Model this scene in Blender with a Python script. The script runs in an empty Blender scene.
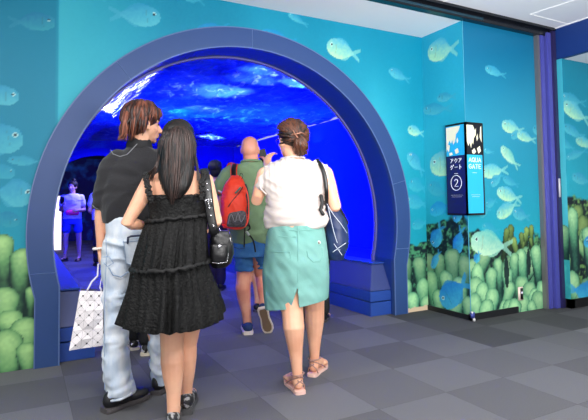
import bpy, bmesh, math, random
import numpy as np
from mathutils import Vector, Matrix, noise
from math import sin, cos, pi, radians, sqrt, atan2, hypot
random.seed(7); rng = np.random.default_rng(11)
C = bpy.context.scene.collection

# ------------------------------------------------------------------ camera
FPX, YAW, PITCH, PPY, ROLL, CAMZ = 504.85, .4921, .0461, 179.37, -.0134, 1.15
_R = Vector((cos(YAW), -sin(YAW), 0)); _F0 = Vector((sin(YAW), cos(YAW), 0)); _U0 = Vector((0, 0, 1))
FW = _F0*cos(PITCH)+_U0*sin(PITCH); _U = _U0*cos(PITCH)-_F0*sin(PITCH)
RT = _R*cos(ROLL)+_U*sin(ROLL); UP = _U*cos(ROLL)-_R*sin(ROLL)
cam = bpy.data.cameras.new('camera'); co = bpy.data.objects.new('camera', cam); C.objects.link(co)
m = Matrix((RT, UP, -FW)).transposed().to_4x4(); m.translation = (0, 0, CAMZ); co.matrix_world = m
cam.sensor_width = 36; cam.sensor_fit = 'HORIZONTAL'; cam.lens = FPX*36/588
cam.shift_y = -(210-PPY)/588; cam.clip_end = 100; cam.clip_start = .05
sc = bpy.context.scene; sc.camera = co

def ray(x, y): return FW+RT*((x-294)/FPX)-UP*((y-PPY)/FPX)
def onY(x, y, Y): d = ray(x, y); t = Y/d.y; return Vector((t*d.x, Y, CAMZ+t*d.z))
def onX(x, y, X): d = ray(x, y); t = X/d.x; return Vector((X, t*d.y, CAMZ+t*d.z))
def onZ(x, y, z=0): d = ray(x, y); t = (z-CAMZ)/d.z; return Vector((t*d.x, t*d.y, z))

# ------------------------------------------------------------------ materials
def lin(c): c = c/255; return c/12.92 if c <= .04045 else ((c+.055)/1.055)**2.4
def S(r, g, b): return (lin(r), lin(g), lin(b), 1)
def mat(name, col, rough=.6, metal=0, bump=0, bscale=50, col2=None, cscale=8, stretch=(1, 1, 1), sheen=0, spec=.5, sss=0, detail=3, cstretch=None, lohi=(.35, .65), coat=0):
    M = bpy.data.materials.new(name); M.use_nodes = True; nt = M.node_tree; b = nt.nodes['Principled BSDF']
    b.inputs['Base Color'].default_value = col; b.inputs['Roughness'].default_value = rough; b.inputs['Metallic'].default_value = metal
    b.inputs['Specular IOR Level'].default_value = spec; b.inputs['Sheen Weight'].default_value = sheen; b.inputs['Coat Weight'].default_value = coat
    if sss:
        b.inputs['Subsurface Weight'].default_value = sss; b.inputs['Subsurface Radius'].default_value = (.02, .008, .004); b.inputs['Subsurface Scale'].default_value = .5
    tc = nt.nodes.new('ShaderNodeTexCoord')
    def nz(scale, st):
        mp = nt.nodes.new('ShaderNodeMapping'); mp.inputs['Scale'].default_value = st
        n = nt.nodes.new('ShaderNodeTexNoise'); n.inputs['Scale'].default_value = scale; n.inputs['Detail'].default_value = detail
        nt.links.new(tc.outputs['Object'], mp.inputs['Vector']); nt.links.new(mp.outputs[0], n.inputs['Vector']); return n
    if col2:
        n = nz(cscale, cstretch or stretch); r = nt.nodes.new('ShaderNodeValToRGB')
        r.color_ramp.elements[0].position = lohi[0]; r.color_ramp.elements[1].position = lohi[1]
        r.color_ramp.elements[0].color = col; r.color_ramp.elements[1].color = col2
        nt.links.new(n.outputs['Fac'], r.inputs['Fac']); nt.links.new(r.outputs['Color'], b.inputs['Base Color'])
    if bump:
        n = nz(bscale, stretch); bp = nt.nodes.new('ShaderNodeBump'); bp.inputs['Strength'].default_value = bump; bp.inputs['Distance'].default_value = .01
        nt.links.new(n.outputs['Fac'], bp.inputs['Height']); nt.links.new(bp.outputs[0], b.inputs['Normal'])
    return M
def vcmat(name, rough=.45, spec=.4):
    M = bpy.data.materials.new(name); M.use_nodes = True; nt = M.node_tree; b = nt.nodes['Principled BSDF']
    a = nt.nodes.new('ShaderNodeVertexColor'); a.layer_name = 'Col'
    nt.links.new(a.outputs['Color'], b.inputs['Base Color']); b.inputs['Roughness'].default_value = rough; b.inputs['Specular IOR Level'].default_value = spec
    return M
def emat(name, col, st):
    M = bpy.data.materials.new(name); M.use_nodes = True; b = M.node_tree.nodes['Principled BSDF']
    b.inputs['Base Color'].default_value = col; b.inputs['Emission Color'].default_value = col; b.inputs['Emission Strength'].default_value = st; return M

SKIN = mat('skin', S(238, 184, 152), .5, col2=S(228, 166, 134), cscale=7, sss=.12)
SKINR = mat('skin_reddish', S(232, 166, 138), .5, col2=S(216, 134, 112), cscale=6, sss=.12)
SKINF = mat('skin_plain', S(222, 170, 145), .5)
BLACK = mat('black_plastic', S(16, 16, 18), .4)
WHITE = mat('white_paint', S(225, 225, 225), .6)

# ------------------------------------------------------------------ objects
def link(name, me, parent=None, m=None):
    o = bpy.data.objects.new(name, me); C.objects.link(o)
    if m: me.materials.append(m)
    if parent: o.parent = parent
    return o
def obj(name, bm, m=None, parent=None, smooth=True, loc=None):
    me = bpy.data.meshes.new(name); bm.normal_update(); bm.to_mesh(me); bm.free()
    if smooth:
        for p in me.polygons: p.use_smooth = True
    o = link(name, me, parent, m)
    return o
def tag(o, label=None, cat=None, group=None, kind=None):
    if label: o['label'] = label
    if cat: o['category'] = cat
    if group: o['group'] = group
    if kind: o['kind'] = kind
    return o
def empty(name, loc, label, cat, group=None, rz=0):
    o = bpy.data.objects.new(name, None); C.objects.link(o); o.location = loc; o.rotation_euler = (0, 0, rz); o.empty_display_size = .1
    return tag(o, label, cat, group)
def struct(name, bm, m, smooth=False): return tag(obj(name, bm, m, None, smooth), kind='structure')
def box(bm, a, b, bev=0):
    x0, y0, z0 = a; x1, y1, z1 = b
    t = bmesh.new(); bmesh.ops.create_cube(t, size=1)
    for v in t.verts: v.co = Vector(((x0+x1)/2+v.co.x*(x1-x0), (y0+y1)/2+v.co.y*(y1-y0), (z0+z1)/2+v.co.z*(z1-z0)))
    if bev: bmesh.ops.bevel(t, geom=t.edges[:], offset=bev, segments=2, affect='EDGES')
    merge(bm, t); return bm
def merge(bm, t, M=None):
    if M is not None: bmesh.ops.transform(t, matrix=M, verts=t.verts)
    me = bpy.data.meshes.new('t'); t.to_mesh(me); t.free(); bm.from_mesh(me); bpy.data.meshes.remove(me)
def ell(bm, c, r, M=None, u=16, v=10):
    t = bmesh.new(); bmesh.ops.create_uvsphere(t, u_segments=u, v_segments=v, radius=1)
    S_ = Matrix.Diagonal((r[0], r[1], r[2], 1)) if hasattr(r, '__len__') else Matrix.Scale(r, 4)
    merge(bm, t, Matrix.Translation(c) @ (M.to_4x4() if M else Matrix()) @ S_)
def frame_for(d, ref=None):
    d = d.normalized(); ref = ref or (Vector((0, 1, 0)) if abs(d.y) < .9 else Vector((1, 0, 0)))
    x = d.cross(ref); x.normalize(); y = x.cross(d); return x, y
def tube(bm, pts, rad, seg=12, ref=None, caps=True):
    pts = [Vector(p) for p in pts]; n = len(pts)
    if not hasattr(rad, '__len__'): rad = [rad]*n
    rings = []; tang = []
    for i in range(n):
        t = (pts[min(i+1, n-1)]-pts[max(i-1, 0)]); tang.append(t.normalized() if t.length > 1e-7 else Vector((0, 0, 1)))
    x, y = frame_for(tang[0], ref)
    def ring(c, x, y, r):
        a, b = (r if hasattr(r, '__len__') else (r, r))
        return [bm.verts.new(c+x*(a*cos(2*pi*k/seg))+y*(b*sin(2*pi*k/seg))) for k in range(seg)]
    for i in range(n):
        t = tang[i]
        if ref is None:
            x = (x-t*x.dot(t)); x.normalize(); y = t.cross(x) if False else x.cross(t)*-1
        else: x, y = frame_for(t, ref)
        r = rad[i]; rm = min(r) if hasattr(r, '__len__') else r
        def sc_(r, k): return tuple(q*k for q in r) if hasattr(r, '__len__') else r*k
        if i == 0 and caps:
            for a in (75, 45, 20): rings.append(ring(pts[i]-t*rm*sin(radians(a)), x, y, sc_(r, cos(radians(a)))))
        rings.append(ring(pts[i], x, y, r))
        if i == n-1 and caps:
            for a in (20, 45, 75): rings.append(ring(pts[i]+t*rm*sin(radians(a)), x, y, sc_(r, cos(radians(a)))))
    for a, b in zip(rings, rings[1:]):
        for k in range(seg): bm.faces.new((a[k], a[(k+1) % seg], b[(k+1) % seg], b[k]))
    bm.faces.new(rings[0][::-1]); bm.faces.new(rings[-1])
def cr(P, n):   # catmull-rom through tuples
    P = [np.array(p, float) for p in P]; out = []
    for i in range(len(P)-1):
        a, b, c, d = P[max(i-1, 0)], P[i], P[i+1], P[min(i+2, len(P)-1)]
        for k in range(n):
            t = k/n; out.append(.5*((2*b)+(c-a)*t+(2*a-5*b+4*c-d)*t*t+(3*b-a-3*c+d)*t**3))
    out.append(P[-1]); return out
def loft(bm, secs, seg=32, sub=5, fold=None, caps=True, power=2.0):
    """secs: (z,cx,cy,rx,ry) stacked; fold(theta, t)->radial factor add"""
    L = cr(secs, sub); rings = []
    for i, s in enumerate(L):
        z, cx, cy, rx, ry = s[:5]; t = i/(len(L)-1); rg = []
        for k in range(seg):
            a = 2*pi*k/seg; ca, sa = cos(a), sin(a)
            q = (abs(ca)**power+abs(sa)**power)**(-1/power)
            f = 1; dz = 0
            if fold:
                f = fold(a, t)
                if isinstance(f, tuple): f, dz = f
            rg.append(bm.verts.new((cx+rx*ca*q*f, cy+ry*sa*q*f, z+dz)))
        rings.append(rg)
    for a, b in zip(rings, rings[1:]):
        for k in range(seg): bm.faces.new((a[k], a[(k+1) % seg], b[(k+1) % seg], b[k]))
    if caps: bm.faces.new(rings[0][::-1]); bm.faces.new(rings[-1])
def remesh(bm, voxel=.008, smooth=3, wrinkle=None):
    me = bpy.data.meshes.new('t'); bmesh.ops.recalc_face_normals(bm, faces=bm.faces); bm.to_mesh(me); bm.free()
    o = bpy.data.objects.new('t', me); C.objects.link(o)
    md = o.modifiers.new('r', 'REMESH'); md.mode = 'VOXEL'; md.voxel_size = voxel
    if smooth: sm = o.modifiers.new('s', 'SMOOTH'); sm.iterations = smooth; sm.factor = .5
    dg = bpy.context.evaluated_depsgraph_get(); ev = o.evaluated_get(dg)
    me2 = bpy.data.meshes.new_from_object(ev); bpy.data.objects.remove(o); bpy.data.meshes.remove(me)
    b = bmesh.new(); b.from_mesh(me2); bpy.data.meshes.remove(me2)
    if wrinkle:
        amp, sv, seed = wrinkle; b.normal_update(); sh = Vector((seed, seed*1.7, 0))
        for v in b.verts:
            q = Vector((v.co.x*sv[0], v.co.y*sv[1], v.co.z*sv[2]))+sh
            q += Vector((noise.noise(q*.5+sh), 0, noise.noise(q*.6)))*1.2
            w = noise.noise(q)+.5*noise.noise(q*2.1)
            v.co += v.normal*amp*(1-2*abs(w)-.3)
    return b

# ------------------------------------------------------------------ people kit
class Person:
    def __init__(s, px, py, label, group=None):
        f = onZ(px, py, 0); s.D = hypot(f.x, f.y); az = atan2(f.x, f.y); s.az = az
        s.r = Vector((cos(az), -sin(az), 0)); s.d = Vector((sin(az), cos(az), 0))
        s.root = empty('person', f, label, 'person', group, -az)
        s.o = f; s.k = 1
    def a(s, px, py, dy=0):
        d = ray(px, py); t = (s.D+dy)/d.dot(s.d); return Vector((t*d.dot(s.r), dy, CAMZ+t*d.z))
    def g(s, px, py): q = onZ(px, py, 0); return Vector(((q-s.o).dot(s.r), (q-s.o).dot(s.d), 0))
    def m(s, px): return px*s.D/FPX      # pixels -> metres at the body's plane
    def sec(s, xl, xr, y, dy, ry):
        A, B = s.a(xl, y, dy), s.a(xr, y, dy); c = (A+B)/2; return (c.z, c.x, dy, abs(B.x-A.x)/2, ry)
    def part(s, name, bm, m, smooth=True, parent=None): return obj(name, bm, m, parent or s.root, smooth)

def hand(bm, w, d, n, side=1, curl=25, sc_=1.0, spread=3, thumb=35):
    d = d.normalized(); n = (n-d*n.dot(d)).normalized(); s = d.cross(n)*side
    M = Matrix((s, d, n)).transposed()
    ell(bm, w+d*.045*sc_, (.040*sc_, .052*sc_, .015*sc_), M)
    L = [.058, .070, .074, .064]
    for i, off in enumerate((-.031, -.0105, .0105, .031)):
        p = w+d*.078*sc_+s*off*sc_; a = 0; pts = [p-d*.03*sc_, p]; l = L[i]*sc_
        dd = (d+s*(off*spread)).normalized()
        for q, fr in enumerate((.45, .32, .23)):
            a += radians(curl); v = dd*cos(a)+n*sin(a); p = p+v*l*fr*1.15; pts.append(p)
        tube(bm, pts, [.0085*sc_, .0088*sc_, .0082*sc_, .0075*sc_, .0062*sc_], 8)
    p = w+d*.022*sc_+s*.028*sc_; t = radians(thumb)
    v = d*cos(t)+s*sin(t)+n*.25
    tube(bm, [p-v*.01, p+v*.028*sc_, p+v*.052*sc_+n*.004+d*.006, p+v*.068*sc_+n*.008+d*.014], [.013*sc_, .011*sc_, .0095*sc_, .0075*sc_], 8)

def head(bm, c, f, k=1.0, up=Vector((0, 0, 1)), ears=True, face=True):
    """c: centre of skull mass; f: facing direction"""
    f = f.normalized(); s = f.cross(up).normalized(); u = s.cross(f)
    M = Matrix((s, f, u)).transposed()
    def P(x, y, z): return c+(s*x+f*y+u*z)*k
    def E(x, y, z, a, b, d_): ell(bm, P(x, y, z), (a*k, b*k, d_*k), M)
    E(0, -.012, .035, .076, .092, .082)
    E(0, .012, -.02, .066, .074, .088)
    E(0, .035, -.065, .047, .045, .045)
    E(0, .062, -.092, .022, .018, .017)
    if face:
        tube(bm, [P(0, .078, .018), P(0, .094, -.010), P(0, .108, -.030)], [.009*k, .011*k, .013*k], 10)
        for q in (-1, 1):
            E(q*.012, .096, -.034, .010, .010, .008)
            E(q*.032, .058, -.024, .024, .022, .018)
            E(q*.030, .072, .026, .024, .010, .007)
        E(0, .084, -.055, .022, .011, .0065); E(0, .081, -.067, .019, .011, .007)
    if ears:
        for q in (-1, 1):
            ell(bm, P(q*.080, -.008, -.008), (.010*k, .019*k, .032*k), M)
            ell(bm, P(q*.078, .002, -.028), (.009*k, .011*k, .014*k), M)
    return P, M

def torso(bm, pel, ch, neck, w=.165, hipw=.165, dp=.11):
    L = [(pel.z-.10, pel.x, pel.y, hipw*.8, dp*.85), (pel.z, pel.x, pel.y, hipw, dp), (pel.z+(ch.z-pel.z)*.45, (pel.x+ch.x)/2, (pel.y+ch.y)/2, w*.82, dp*.9),
         (ch.z, ch.x, ch.y, w, dp), (ch.z+(neck.z-ch.z)*.6, (ch.x+neck.x)/2, (ch.y+neck.y)/2, w*.95, dp*.8), (neck.z-.02, neck.x, neck.y, w*.45, dp*.6)]
    loft(bm, L, 24, 3)
def limb(bm, *pr): tube(bm, [p for p, r in pr], [r for p, r in pr], 14)
def arm(bm, sh, el, wr, k=1.0):
    limb(bm, (sh, .054*k), (sh.lerp(el, .35), .050*k), (sh.lerp(el, .8), .040*k), (el, .038*k), (el.lerp(wr, .25), .041*k), (el.lerp(wr, .8), .028*k), (wr, .025*k))
def leg(bm, hip, kn, an, k=1.0, back=Vector((0, -1, 0)), th=.088):
    cf = kn.lerp(an, .28)+back*.014*k
    limb(bm, (hip, th*k), (hip.lerp(kn, .5), .074*k), (kn, .056*k), (kn.lerp(an, .1), .054*k), (cf, .060*k), (kn.lerp(an, .55)+back*.008, .047*k), (kn.lerp(an, .85), .034*k), (an, .035*k))
def foot(bm, an, d, heelz, L=.235, k=1.0, pitch=0):
    """an ankle joint; d horizontal direction of the toes; pitch lifts the heel"""
    d = Vector((d.x, d.y, 0)).normalized(); s = Vector((d.y, -d.x, 0)); p = radians(pitch)
    f = d*cos(p)-Vector((0, 0, 1))*sin(p); u = d*sin(p)+Vector((0, 0, 1))*cos(p); M = Matrix((s, f, u)).transposed()
    b = an-u*(an.z-heelz if pitch == 0 else .075)
    ell(bm, b-f*.012+u*.033*k, (.032*k, .036*k, .034*k), M)
    limb(bm, (b+u*.055, .032*k), (b+f*.07+u*.038, .032*k), (b+f*.13+u*.028, .027*k))
    ell(bm, b+f*L*.60+u*.021, (.044*k, .055*k, .020*k), M)
    for i in range(5):
        o = (-.032+.016*i)*k; ell(bm, b+f*(L*.80-abs(i-1)*.010)+s*o+u*.013, (.009*k, .018*k, .011), M)
    return b, f, s, u, M

def shoe(P, b, f, s, u, upper, sole, L=.27, W=.047, H=.075, st=.022, open_=False, name='shoe'):
    """b: point under the ankle on the sole plane"""
    M = Matrix((s, f, u)).transposed()
    bm = bmesh.new()
    prof = [(-.07, .030), (-.055, .040), (-.02, .042), (.04, .037), (.09, .043), (.13, .048), (.165, .044), (.19, .030), (.198, .012)]
    prof = [(a*L/.27, w*W/.047) for a, w in prof]
    def outline(e, z): 
        pts = [b+f*a+s*(w+e)+u*z for a, w in prof]+[b+f*a-s*(w+e)+u*z for a, w in prof[::-1]]; return pts
    lo = [bm.verts.new(p) for p in outline(0, 0)]; mi = [bm.verts.new(p) for p in outline(.004, st*.5)]; hi = [bm.verts.new(p) for p in outline(.001, st)]
    n = len(lo)
    for A, B in ((lo, mi), (mi, hi)):
        for i in range(n): bm.faces.new((A[i], A[(i+1) % n], B[(i+1) % n], B[i]))
    bm.faces.new(lo[::-1]); bm.faces.new(hi)
    bmesh.ops.recalc_face_normals(bm, faces=bm.faces)
    t = bmesh.new()
    k = L/.27
    ell(t, b-f*.022*k+u*(st+H*.40), (W*.90, .052*k, H*.60), M)
    ell(t, b+f*.045*k+u*(st+H*.25), (W*.88, .080*k, H*.55), M)
    ell(t, b+f*.115*k+u*(st+H*.12), (W*1.0, .082*k, H*.45), M)
    t = remesh(t, .007, 4)
    # trim below the sole
    for v in t.verts:
        h = (v.co-b).dot(u)
        if h < st*.6: v.co += u*(st*.6-h)
    o = P.part(name, t, upper); so = obj('sole', bm, sole, o, False)
    return o

def hairmat(name, a, b, lh=(.4, .68)):
    M = mat(name, a, .38, col2=b, cscale=1, cstretch=(90, 90, 12), bump=.3, bscale=1, stretch=(150, 150, 20), lohi=lh, spec=.4)
    nt = M.node_tree; v = nt.nodes.new('ShaderNodeVertexColor'); v.layer_name = 'Col'; r = [n for n in nt.nodes if n.type == 'VALTORGB'][0]
    src = r.inputs['Fac'].links[0].from_socket; ad = nt.nodes.new('ShaderNodeMath'); ad.operation = 'ADD'; sb = nt.nodes.new('ShaderNodeMath'); sb.operation = 'SUBTRACT'; sb.inputs[1].default_value = .42
    nt.links.new(v.outputs['Color'], sb.inputs[0]); nt.links.new(src, ad.inputs[0]); nt.links.new(sb.outputs[0], ad.inputs[1]); nt.links.new(ad.outputs[0], r.inputs['Fac']); return M
HAIRBLACK = hairmat('hair_black', S(10, 9, 9), S(62, 46, 42))
HAIRRED = hairmat('hair_auburn', S(36, 18, 15), S(128, 72, 52), (.36, .80))
HAIRBROWN = hairmat('hair_brown', S(26, 16, 13), S(90, 52, 36))
HAIRDARK = mat('hair_dark', S(14, 12, 16), .6)
# ==BUILD==
# ================================================================== THE PLACE
WY, ZT, X1, YB, CX, CZ, RO, RI = 4.098, 2.92, 3.79, 3.52, 1.78, .938, 1.758, 1.59
XL, XR = -2.6, 5.07                    # extent of the hall built here
RY = 4.42                              # back of the arch reveal
YE = 14.0                              # far end of the tunnel

# ---- printed murals: a picture computed on a fine grid of points
def vnoise(u, v, n, seed):
    r = np.random.default_rng(seed); g = r.random((64, 64)); x = u*n % 63; y = v*n % 63
    i = np.floor(x).astype(int); j = np.floor(y).astype(int); a = x-i; b = y-j; a = a*a*(3-2*a); b = b*b*(3-2*b)
    i1 = (i+1) % 64; j1 = (j+1) % 64
    return (g[i, j]*(1-a)+g[i1, j]*a)*(1-b)+(g[i, j1]*(1-a)+g[i1, j1]*a)*b
def c3(r, g, b): return np.array([r, g, b], float)
def mix(a, b, t): t = np.clip(t, 0, 1)[..., None]; return a*(1-t)+b*t
FB = dict(n=(c3(172, 220, 178), c3(80, 172, 195)), g=(c3(178, 218, 186), c3(105, 185, 175)), b=(c3(60, 175, 215), c3(25, 125, 205)), f=(c3(80, 175, 190), c3(45, 145, 180)), d=(c3(50, 150, 165), c3(25, 115, 155)))
def fish(img, U, Z, h, t, hh, kind='n', al=1., glare=0):
    """h head point, t tail point (u, z), hh full body height"""
    h = np.array(h); t = np.array(t); L = np.hypot(*(t-h)); e = (t-h)/L; n = np.array([-e[1], e[0]])
    if n[1] < 0: n = -n
    p = ((U-h[0])*e[0]+(Z-h[1])*e[1])/L; v = ((U-h[0])*n[0]+(Z-h[1])*n[1])/(hh/2)
    lo, hi = FB[kind]
    prof = np.where(p < .34, np.sqrt(np.clip(1-((p-.34)/.34)**2, 0, 1))**.85, np.where(p < .8, .13+.87*np.clip(cos_((p-.34)/.46*pi/2), 0, 1)**1.15, 0))
    body = (np.abs(v) < prof) & (p > 0) & (p < .8)
    q = np.clip((p-.74)/.26, 0, 1); tail = (p > .74) & (p < 1) & (np.abs(v) < .12+.62*q**.8) & (np.abs(v) > (q-.45)*.75)
    dors = (p > .22) & (p < .74) & (v > 0) & (v < prof+.22*np.sin(np.clip((p-.22)/.52, 0, 1)*pi)) & ~body
    anal = (p > .42) & (p < .74) & (v < 0) & (-v < prof+.25*np.sin(np.clip((p-.42)/.32, 0, 1)*pi)) & ~body
    rr = vnoise(U, Z, 60, 3)
    colb = mix(lo, hi, np.clip(v*.55+.35+(rr-.5)*.35+p*.25, 0, 1))
    img[:] = mix(img, colb, (body*al))
    img[:] = mix(img, hi*.55+lo*.45+0*colb, ((tail | anal)*al*.8))
    img[:] = mix(img, hi*1.0+0*colb, (dors*al*.75))
    gill = body & (np.abs(p-.245-.03*(1-v**2)) < .010) & (np.abs(v) < .6)
    img[:] = mix(img, lo*.75+0*colb, gill*al*.6)
    asp = L/(hh/2); d = np.hypot((p-.125)*asp, v-.22)
    img[:] = mix(img, np.array([210., 235, 225])+0*colb, (d < .17)*al*.8); img[:] = mix(img, c3(15, 35, 50)+0*colb, (d < .11)*al)
def cos_(x): return np.cos(x)
def coral(img, U, Z, lobes, tint=1.0, warm=0):
    for (u0, z0, u1, z1, r, s) in lobes:
        d = np.array([u1-u0, z1-z0]); L2 = d@d
        k = np.clip(((U-u0)*d[0]+(Z-z0)*d[1])/L2, 0, 1); rr = r*(.72+.30*k)*(1+.30*(vnoise(U+u1, Z, 14, 6)-.5))
        du = U-(u0+d[0]*k); dz = Z-(z0+d[1]*k); q = np.hypot(du, dz)/rr
        m = q < 1
        if not m.any(): continue
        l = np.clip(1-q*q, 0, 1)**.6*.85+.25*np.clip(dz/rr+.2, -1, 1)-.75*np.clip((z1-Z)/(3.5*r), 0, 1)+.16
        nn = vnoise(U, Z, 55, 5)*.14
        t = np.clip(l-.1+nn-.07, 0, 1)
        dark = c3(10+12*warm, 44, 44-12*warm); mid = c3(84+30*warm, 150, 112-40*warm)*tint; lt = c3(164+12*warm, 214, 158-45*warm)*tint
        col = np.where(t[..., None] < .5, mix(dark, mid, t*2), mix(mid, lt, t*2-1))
        img[:] = mix(img, col*s, m*1.)
def lobes(u0, u1, n, zlo, zhi, rl, seed, zb=-.1, sh=(.85, 1.05)):
    r = np.random.default_rng(seed); out = []
    for i in range(n):
        u = u0+(u1-u0)*(i+r.random())/n; z = zlo+(zhi-zlo)*r.random(); ra = rl[0]+(rl[1]-rl[0])*r.random()
        if r.random() < .65:
            sg = r.choice([-1, 1]); out.append((u+sg*ra*.4, z-.32, u+sg*ra*(1.1+.4*r.random()), z-ra-.04-.12*r.random(), ra*.62, sh[0]+(sh[1]-sh[0])*r.random()))
        out.append((u+(r.random()-.5)*.22, max(zb, z-.30-.25*r.random()), u+(r.random()-.5)*.10, z-ra, ra, sh[0]+(sh[1]-sh[0])*r.random()))
    return sorted(out, key=lambda q: -q[3])
def rocks(img, U, Z, z0, z1, warm=0, seed=4):
    """dark reef with branching growths behind the front corals"""
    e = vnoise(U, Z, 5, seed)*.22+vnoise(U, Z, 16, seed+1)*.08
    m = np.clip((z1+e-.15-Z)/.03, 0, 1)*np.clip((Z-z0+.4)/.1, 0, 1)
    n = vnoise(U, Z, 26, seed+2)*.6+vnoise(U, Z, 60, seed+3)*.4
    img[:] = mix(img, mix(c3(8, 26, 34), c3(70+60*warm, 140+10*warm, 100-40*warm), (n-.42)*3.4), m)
def sea(U, Z, right=0):
    t = np.clip(Z/2.9, 0, 1)
    a = mix(c3(20, 150, 168), c3(8, 130, 160), (t-.2)*1.3)
    a = mix(a, c3(60, 178, 200)+0*a, np.clip(.5-np.abs(t-.42)*2, 0, 1)*.5)
    return a+((vnoise(U, Z, 2.2, 8)-.5)*14)[..., None]+((vnoise(U, Z, 70, 9)-.5)*4)[..., None]
def mural(bm_name, P0, du, width, z0, z1, paint, m, hole=None, step=.0095):
    """P0 base point, du unit vector along the wall"""
    nu = max(2, int(width/step)); nz = int((z1-z0)/step)
    u = np.linspace(0, width, nu+1); z = np.linspace(z0, z1, nz+1); U, Z = np.meshgrid(u, z, indexing='ij')
    col = np.clip(paint(U, Z), 0, 255)/255
    colr = np.where(col <= .04045, col/12.92, ((col+.055)/1.055)**2.4)
    co_ = np.stack([P0.x+du.x*U, P0.y+du.y*U, Z], -1).reshape(-1, 3)
    idx = np.arange((nu+1)*(nz+1)).reshape(nu+1, nz+1)
    q = np.stack([idx[:-1, :-1], idx[1:, :-1], idx[1:, 1:], idx[:-1, 1:]], -1).reshape(-1, 4)
    if hole is not None:
        cu = (U[:-1, :-1]+step/2).reshape(-1); cz = (Z[:-1, :-1]+step/2).reshape(-1); q = q[~hole(cu, cz)]
    me = bpy.data.meshes.new(bm_name); me.vertices.add(len(co_)); me.vertices.foreach_set('co', co_.ravel())
    me.loops.add(q.size); me.loops.foreach_set('vertex_index', q.ravel().astype(np.int32))
    me.polygons.add(len(q)); me.polygons.foreach_set('loop_start', np.arange(0, q.size, 4, dtype=np.int32)); 
    me.update(calc_edges=True)
    ca = me.color_attributes.new('Col', 'FLOAT_COLOR', 'POINT')
    ca.data.foreach_set('color', np.concatenate([colr.reshape(-1, 3), np.ones((len(co_), 1))], 1).ravel())
    me.validate(); o = link(bm_name, me, None, m); return o
MUR = vcmat('mural_print', .5, .3)

# arch wall, u = X - XL
def wp(x, y): p = onY(x, y, WY); return (p.x-XL, p.z)
def FW_(img, U, Z, a, b, hpx, kind, al=1): 
    A, B = wp(*a), wp(*b); c = wp(a[0], a[1]+hpx); fish(img, U, Z, A, B, abs(A[1]-c[1]), kind, al)
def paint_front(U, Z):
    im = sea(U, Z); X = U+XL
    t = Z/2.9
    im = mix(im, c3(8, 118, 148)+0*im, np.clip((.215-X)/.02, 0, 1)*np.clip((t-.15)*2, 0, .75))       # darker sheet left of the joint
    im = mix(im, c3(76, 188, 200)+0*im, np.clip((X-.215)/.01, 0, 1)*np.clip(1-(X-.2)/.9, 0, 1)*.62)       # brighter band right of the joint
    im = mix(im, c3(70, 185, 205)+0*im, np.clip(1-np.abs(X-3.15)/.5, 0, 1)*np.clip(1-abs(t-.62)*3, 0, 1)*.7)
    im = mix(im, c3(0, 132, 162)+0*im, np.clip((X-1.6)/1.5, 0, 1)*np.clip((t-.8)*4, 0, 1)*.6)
    for a, b, h, k, al in [((160.5, 17), (109, 13.5), 21, 'f', .9), ((55, 22), (8, 22), 17, 'd', .8), ((19, 97), (-30, 93), 19, 'f', .9), ((22.5, 137), (-30, 145), 28, 'f', .8),
                           ((8, 160), (45, 162), 9, 'f', .6), ((15, 173), (-20, 171), 14, 'f', .5), ((33, 195), (-12, 192), 26, 'f', .85), ((20, 222), (-14, 216), 15, 'd', .6), ((27, 262), (-8, 270), 12, 'b', .5),
                           ((327, 45), (360, 56), 20, 'n', .95), ((389, 70), (410, 81), 10, 'f', .9), ((288, 13), (308, 26), 7, 'f', .8), ((196, 30), (230, 26), 9, 'b', .5), ((262, 31), (296, 42), 9, 'b', .5),
                           ((408, 129), (424, 134), 10, 'n', .9), ((408, 153), (424, 174), 13, 'f', .9), ((409, 182), (427, 190), 14, 'f', .5), ((406, 200), (428, 205), 14, 'f', .6), ((412, 226), (428, 222), 10, 'f', .5), ((180, -8), (205, 2), 12, 'f', .6)]:
        FW_(im, U, Z, a, b, h, k, al)
    rt = X > 2.5
    i2 = im.copy(); rocks(i2, U, Z, 0, .72, 0, 4); im = np.where(rt[..., None], i2, im)
    i2 = im.copy(); rocks(i2, U, Z, 0, .62, .8, 14); im = np.where(~rt[..., None], i2, im)
    L = [(3.52, .1, 3.50, .50, .08, .75), (3.70, .1, 3.68, .48, .09, .8), (3.50, .0, 3.49, .26, .08, .95), (3.74, -.05, 3.72, .24, .09, .95), (3.60, -.05, 3.58, .11, .095, 1.05), (3.76, -.1, 3.76, .07, .08, 1)]
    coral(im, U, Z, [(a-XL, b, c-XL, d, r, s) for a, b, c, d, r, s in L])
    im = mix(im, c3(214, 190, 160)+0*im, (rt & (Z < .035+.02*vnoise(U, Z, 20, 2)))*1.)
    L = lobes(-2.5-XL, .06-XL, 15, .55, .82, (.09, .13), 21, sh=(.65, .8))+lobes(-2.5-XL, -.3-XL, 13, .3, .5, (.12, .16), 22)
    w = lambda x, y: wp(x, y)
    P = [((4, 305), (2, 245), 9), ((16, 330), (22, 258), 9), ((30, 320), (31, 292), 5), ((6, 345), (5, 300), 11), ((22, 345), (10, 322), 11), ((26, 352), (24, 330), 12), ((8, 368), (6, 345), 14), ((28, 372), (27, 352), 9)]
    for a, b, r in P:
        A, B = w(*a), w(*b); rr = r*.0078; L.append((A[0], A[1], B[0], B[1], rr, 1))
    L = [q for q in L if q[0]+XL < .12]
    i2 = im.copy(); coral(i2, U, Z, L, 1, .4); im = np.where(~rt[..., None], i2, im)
    im = np.where((~rt & (Z > .70))[..., None], im, im)
    return im
def hole(cu, cz):
    X = cu+XL; rm = (RO+RI)/2
    return (np.hypot(X-CX, cz-CZ) < rm) & (cz > .5) | ((np.abs(X-CX) < 1.62) & (cz <= .5))
tag(mural('wall_front', Vector((XL, WY, 0)), Vector((1, 0)), X1-XL, 0, ZT, paint_front, MUR, hole), kind='structure')
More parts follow.
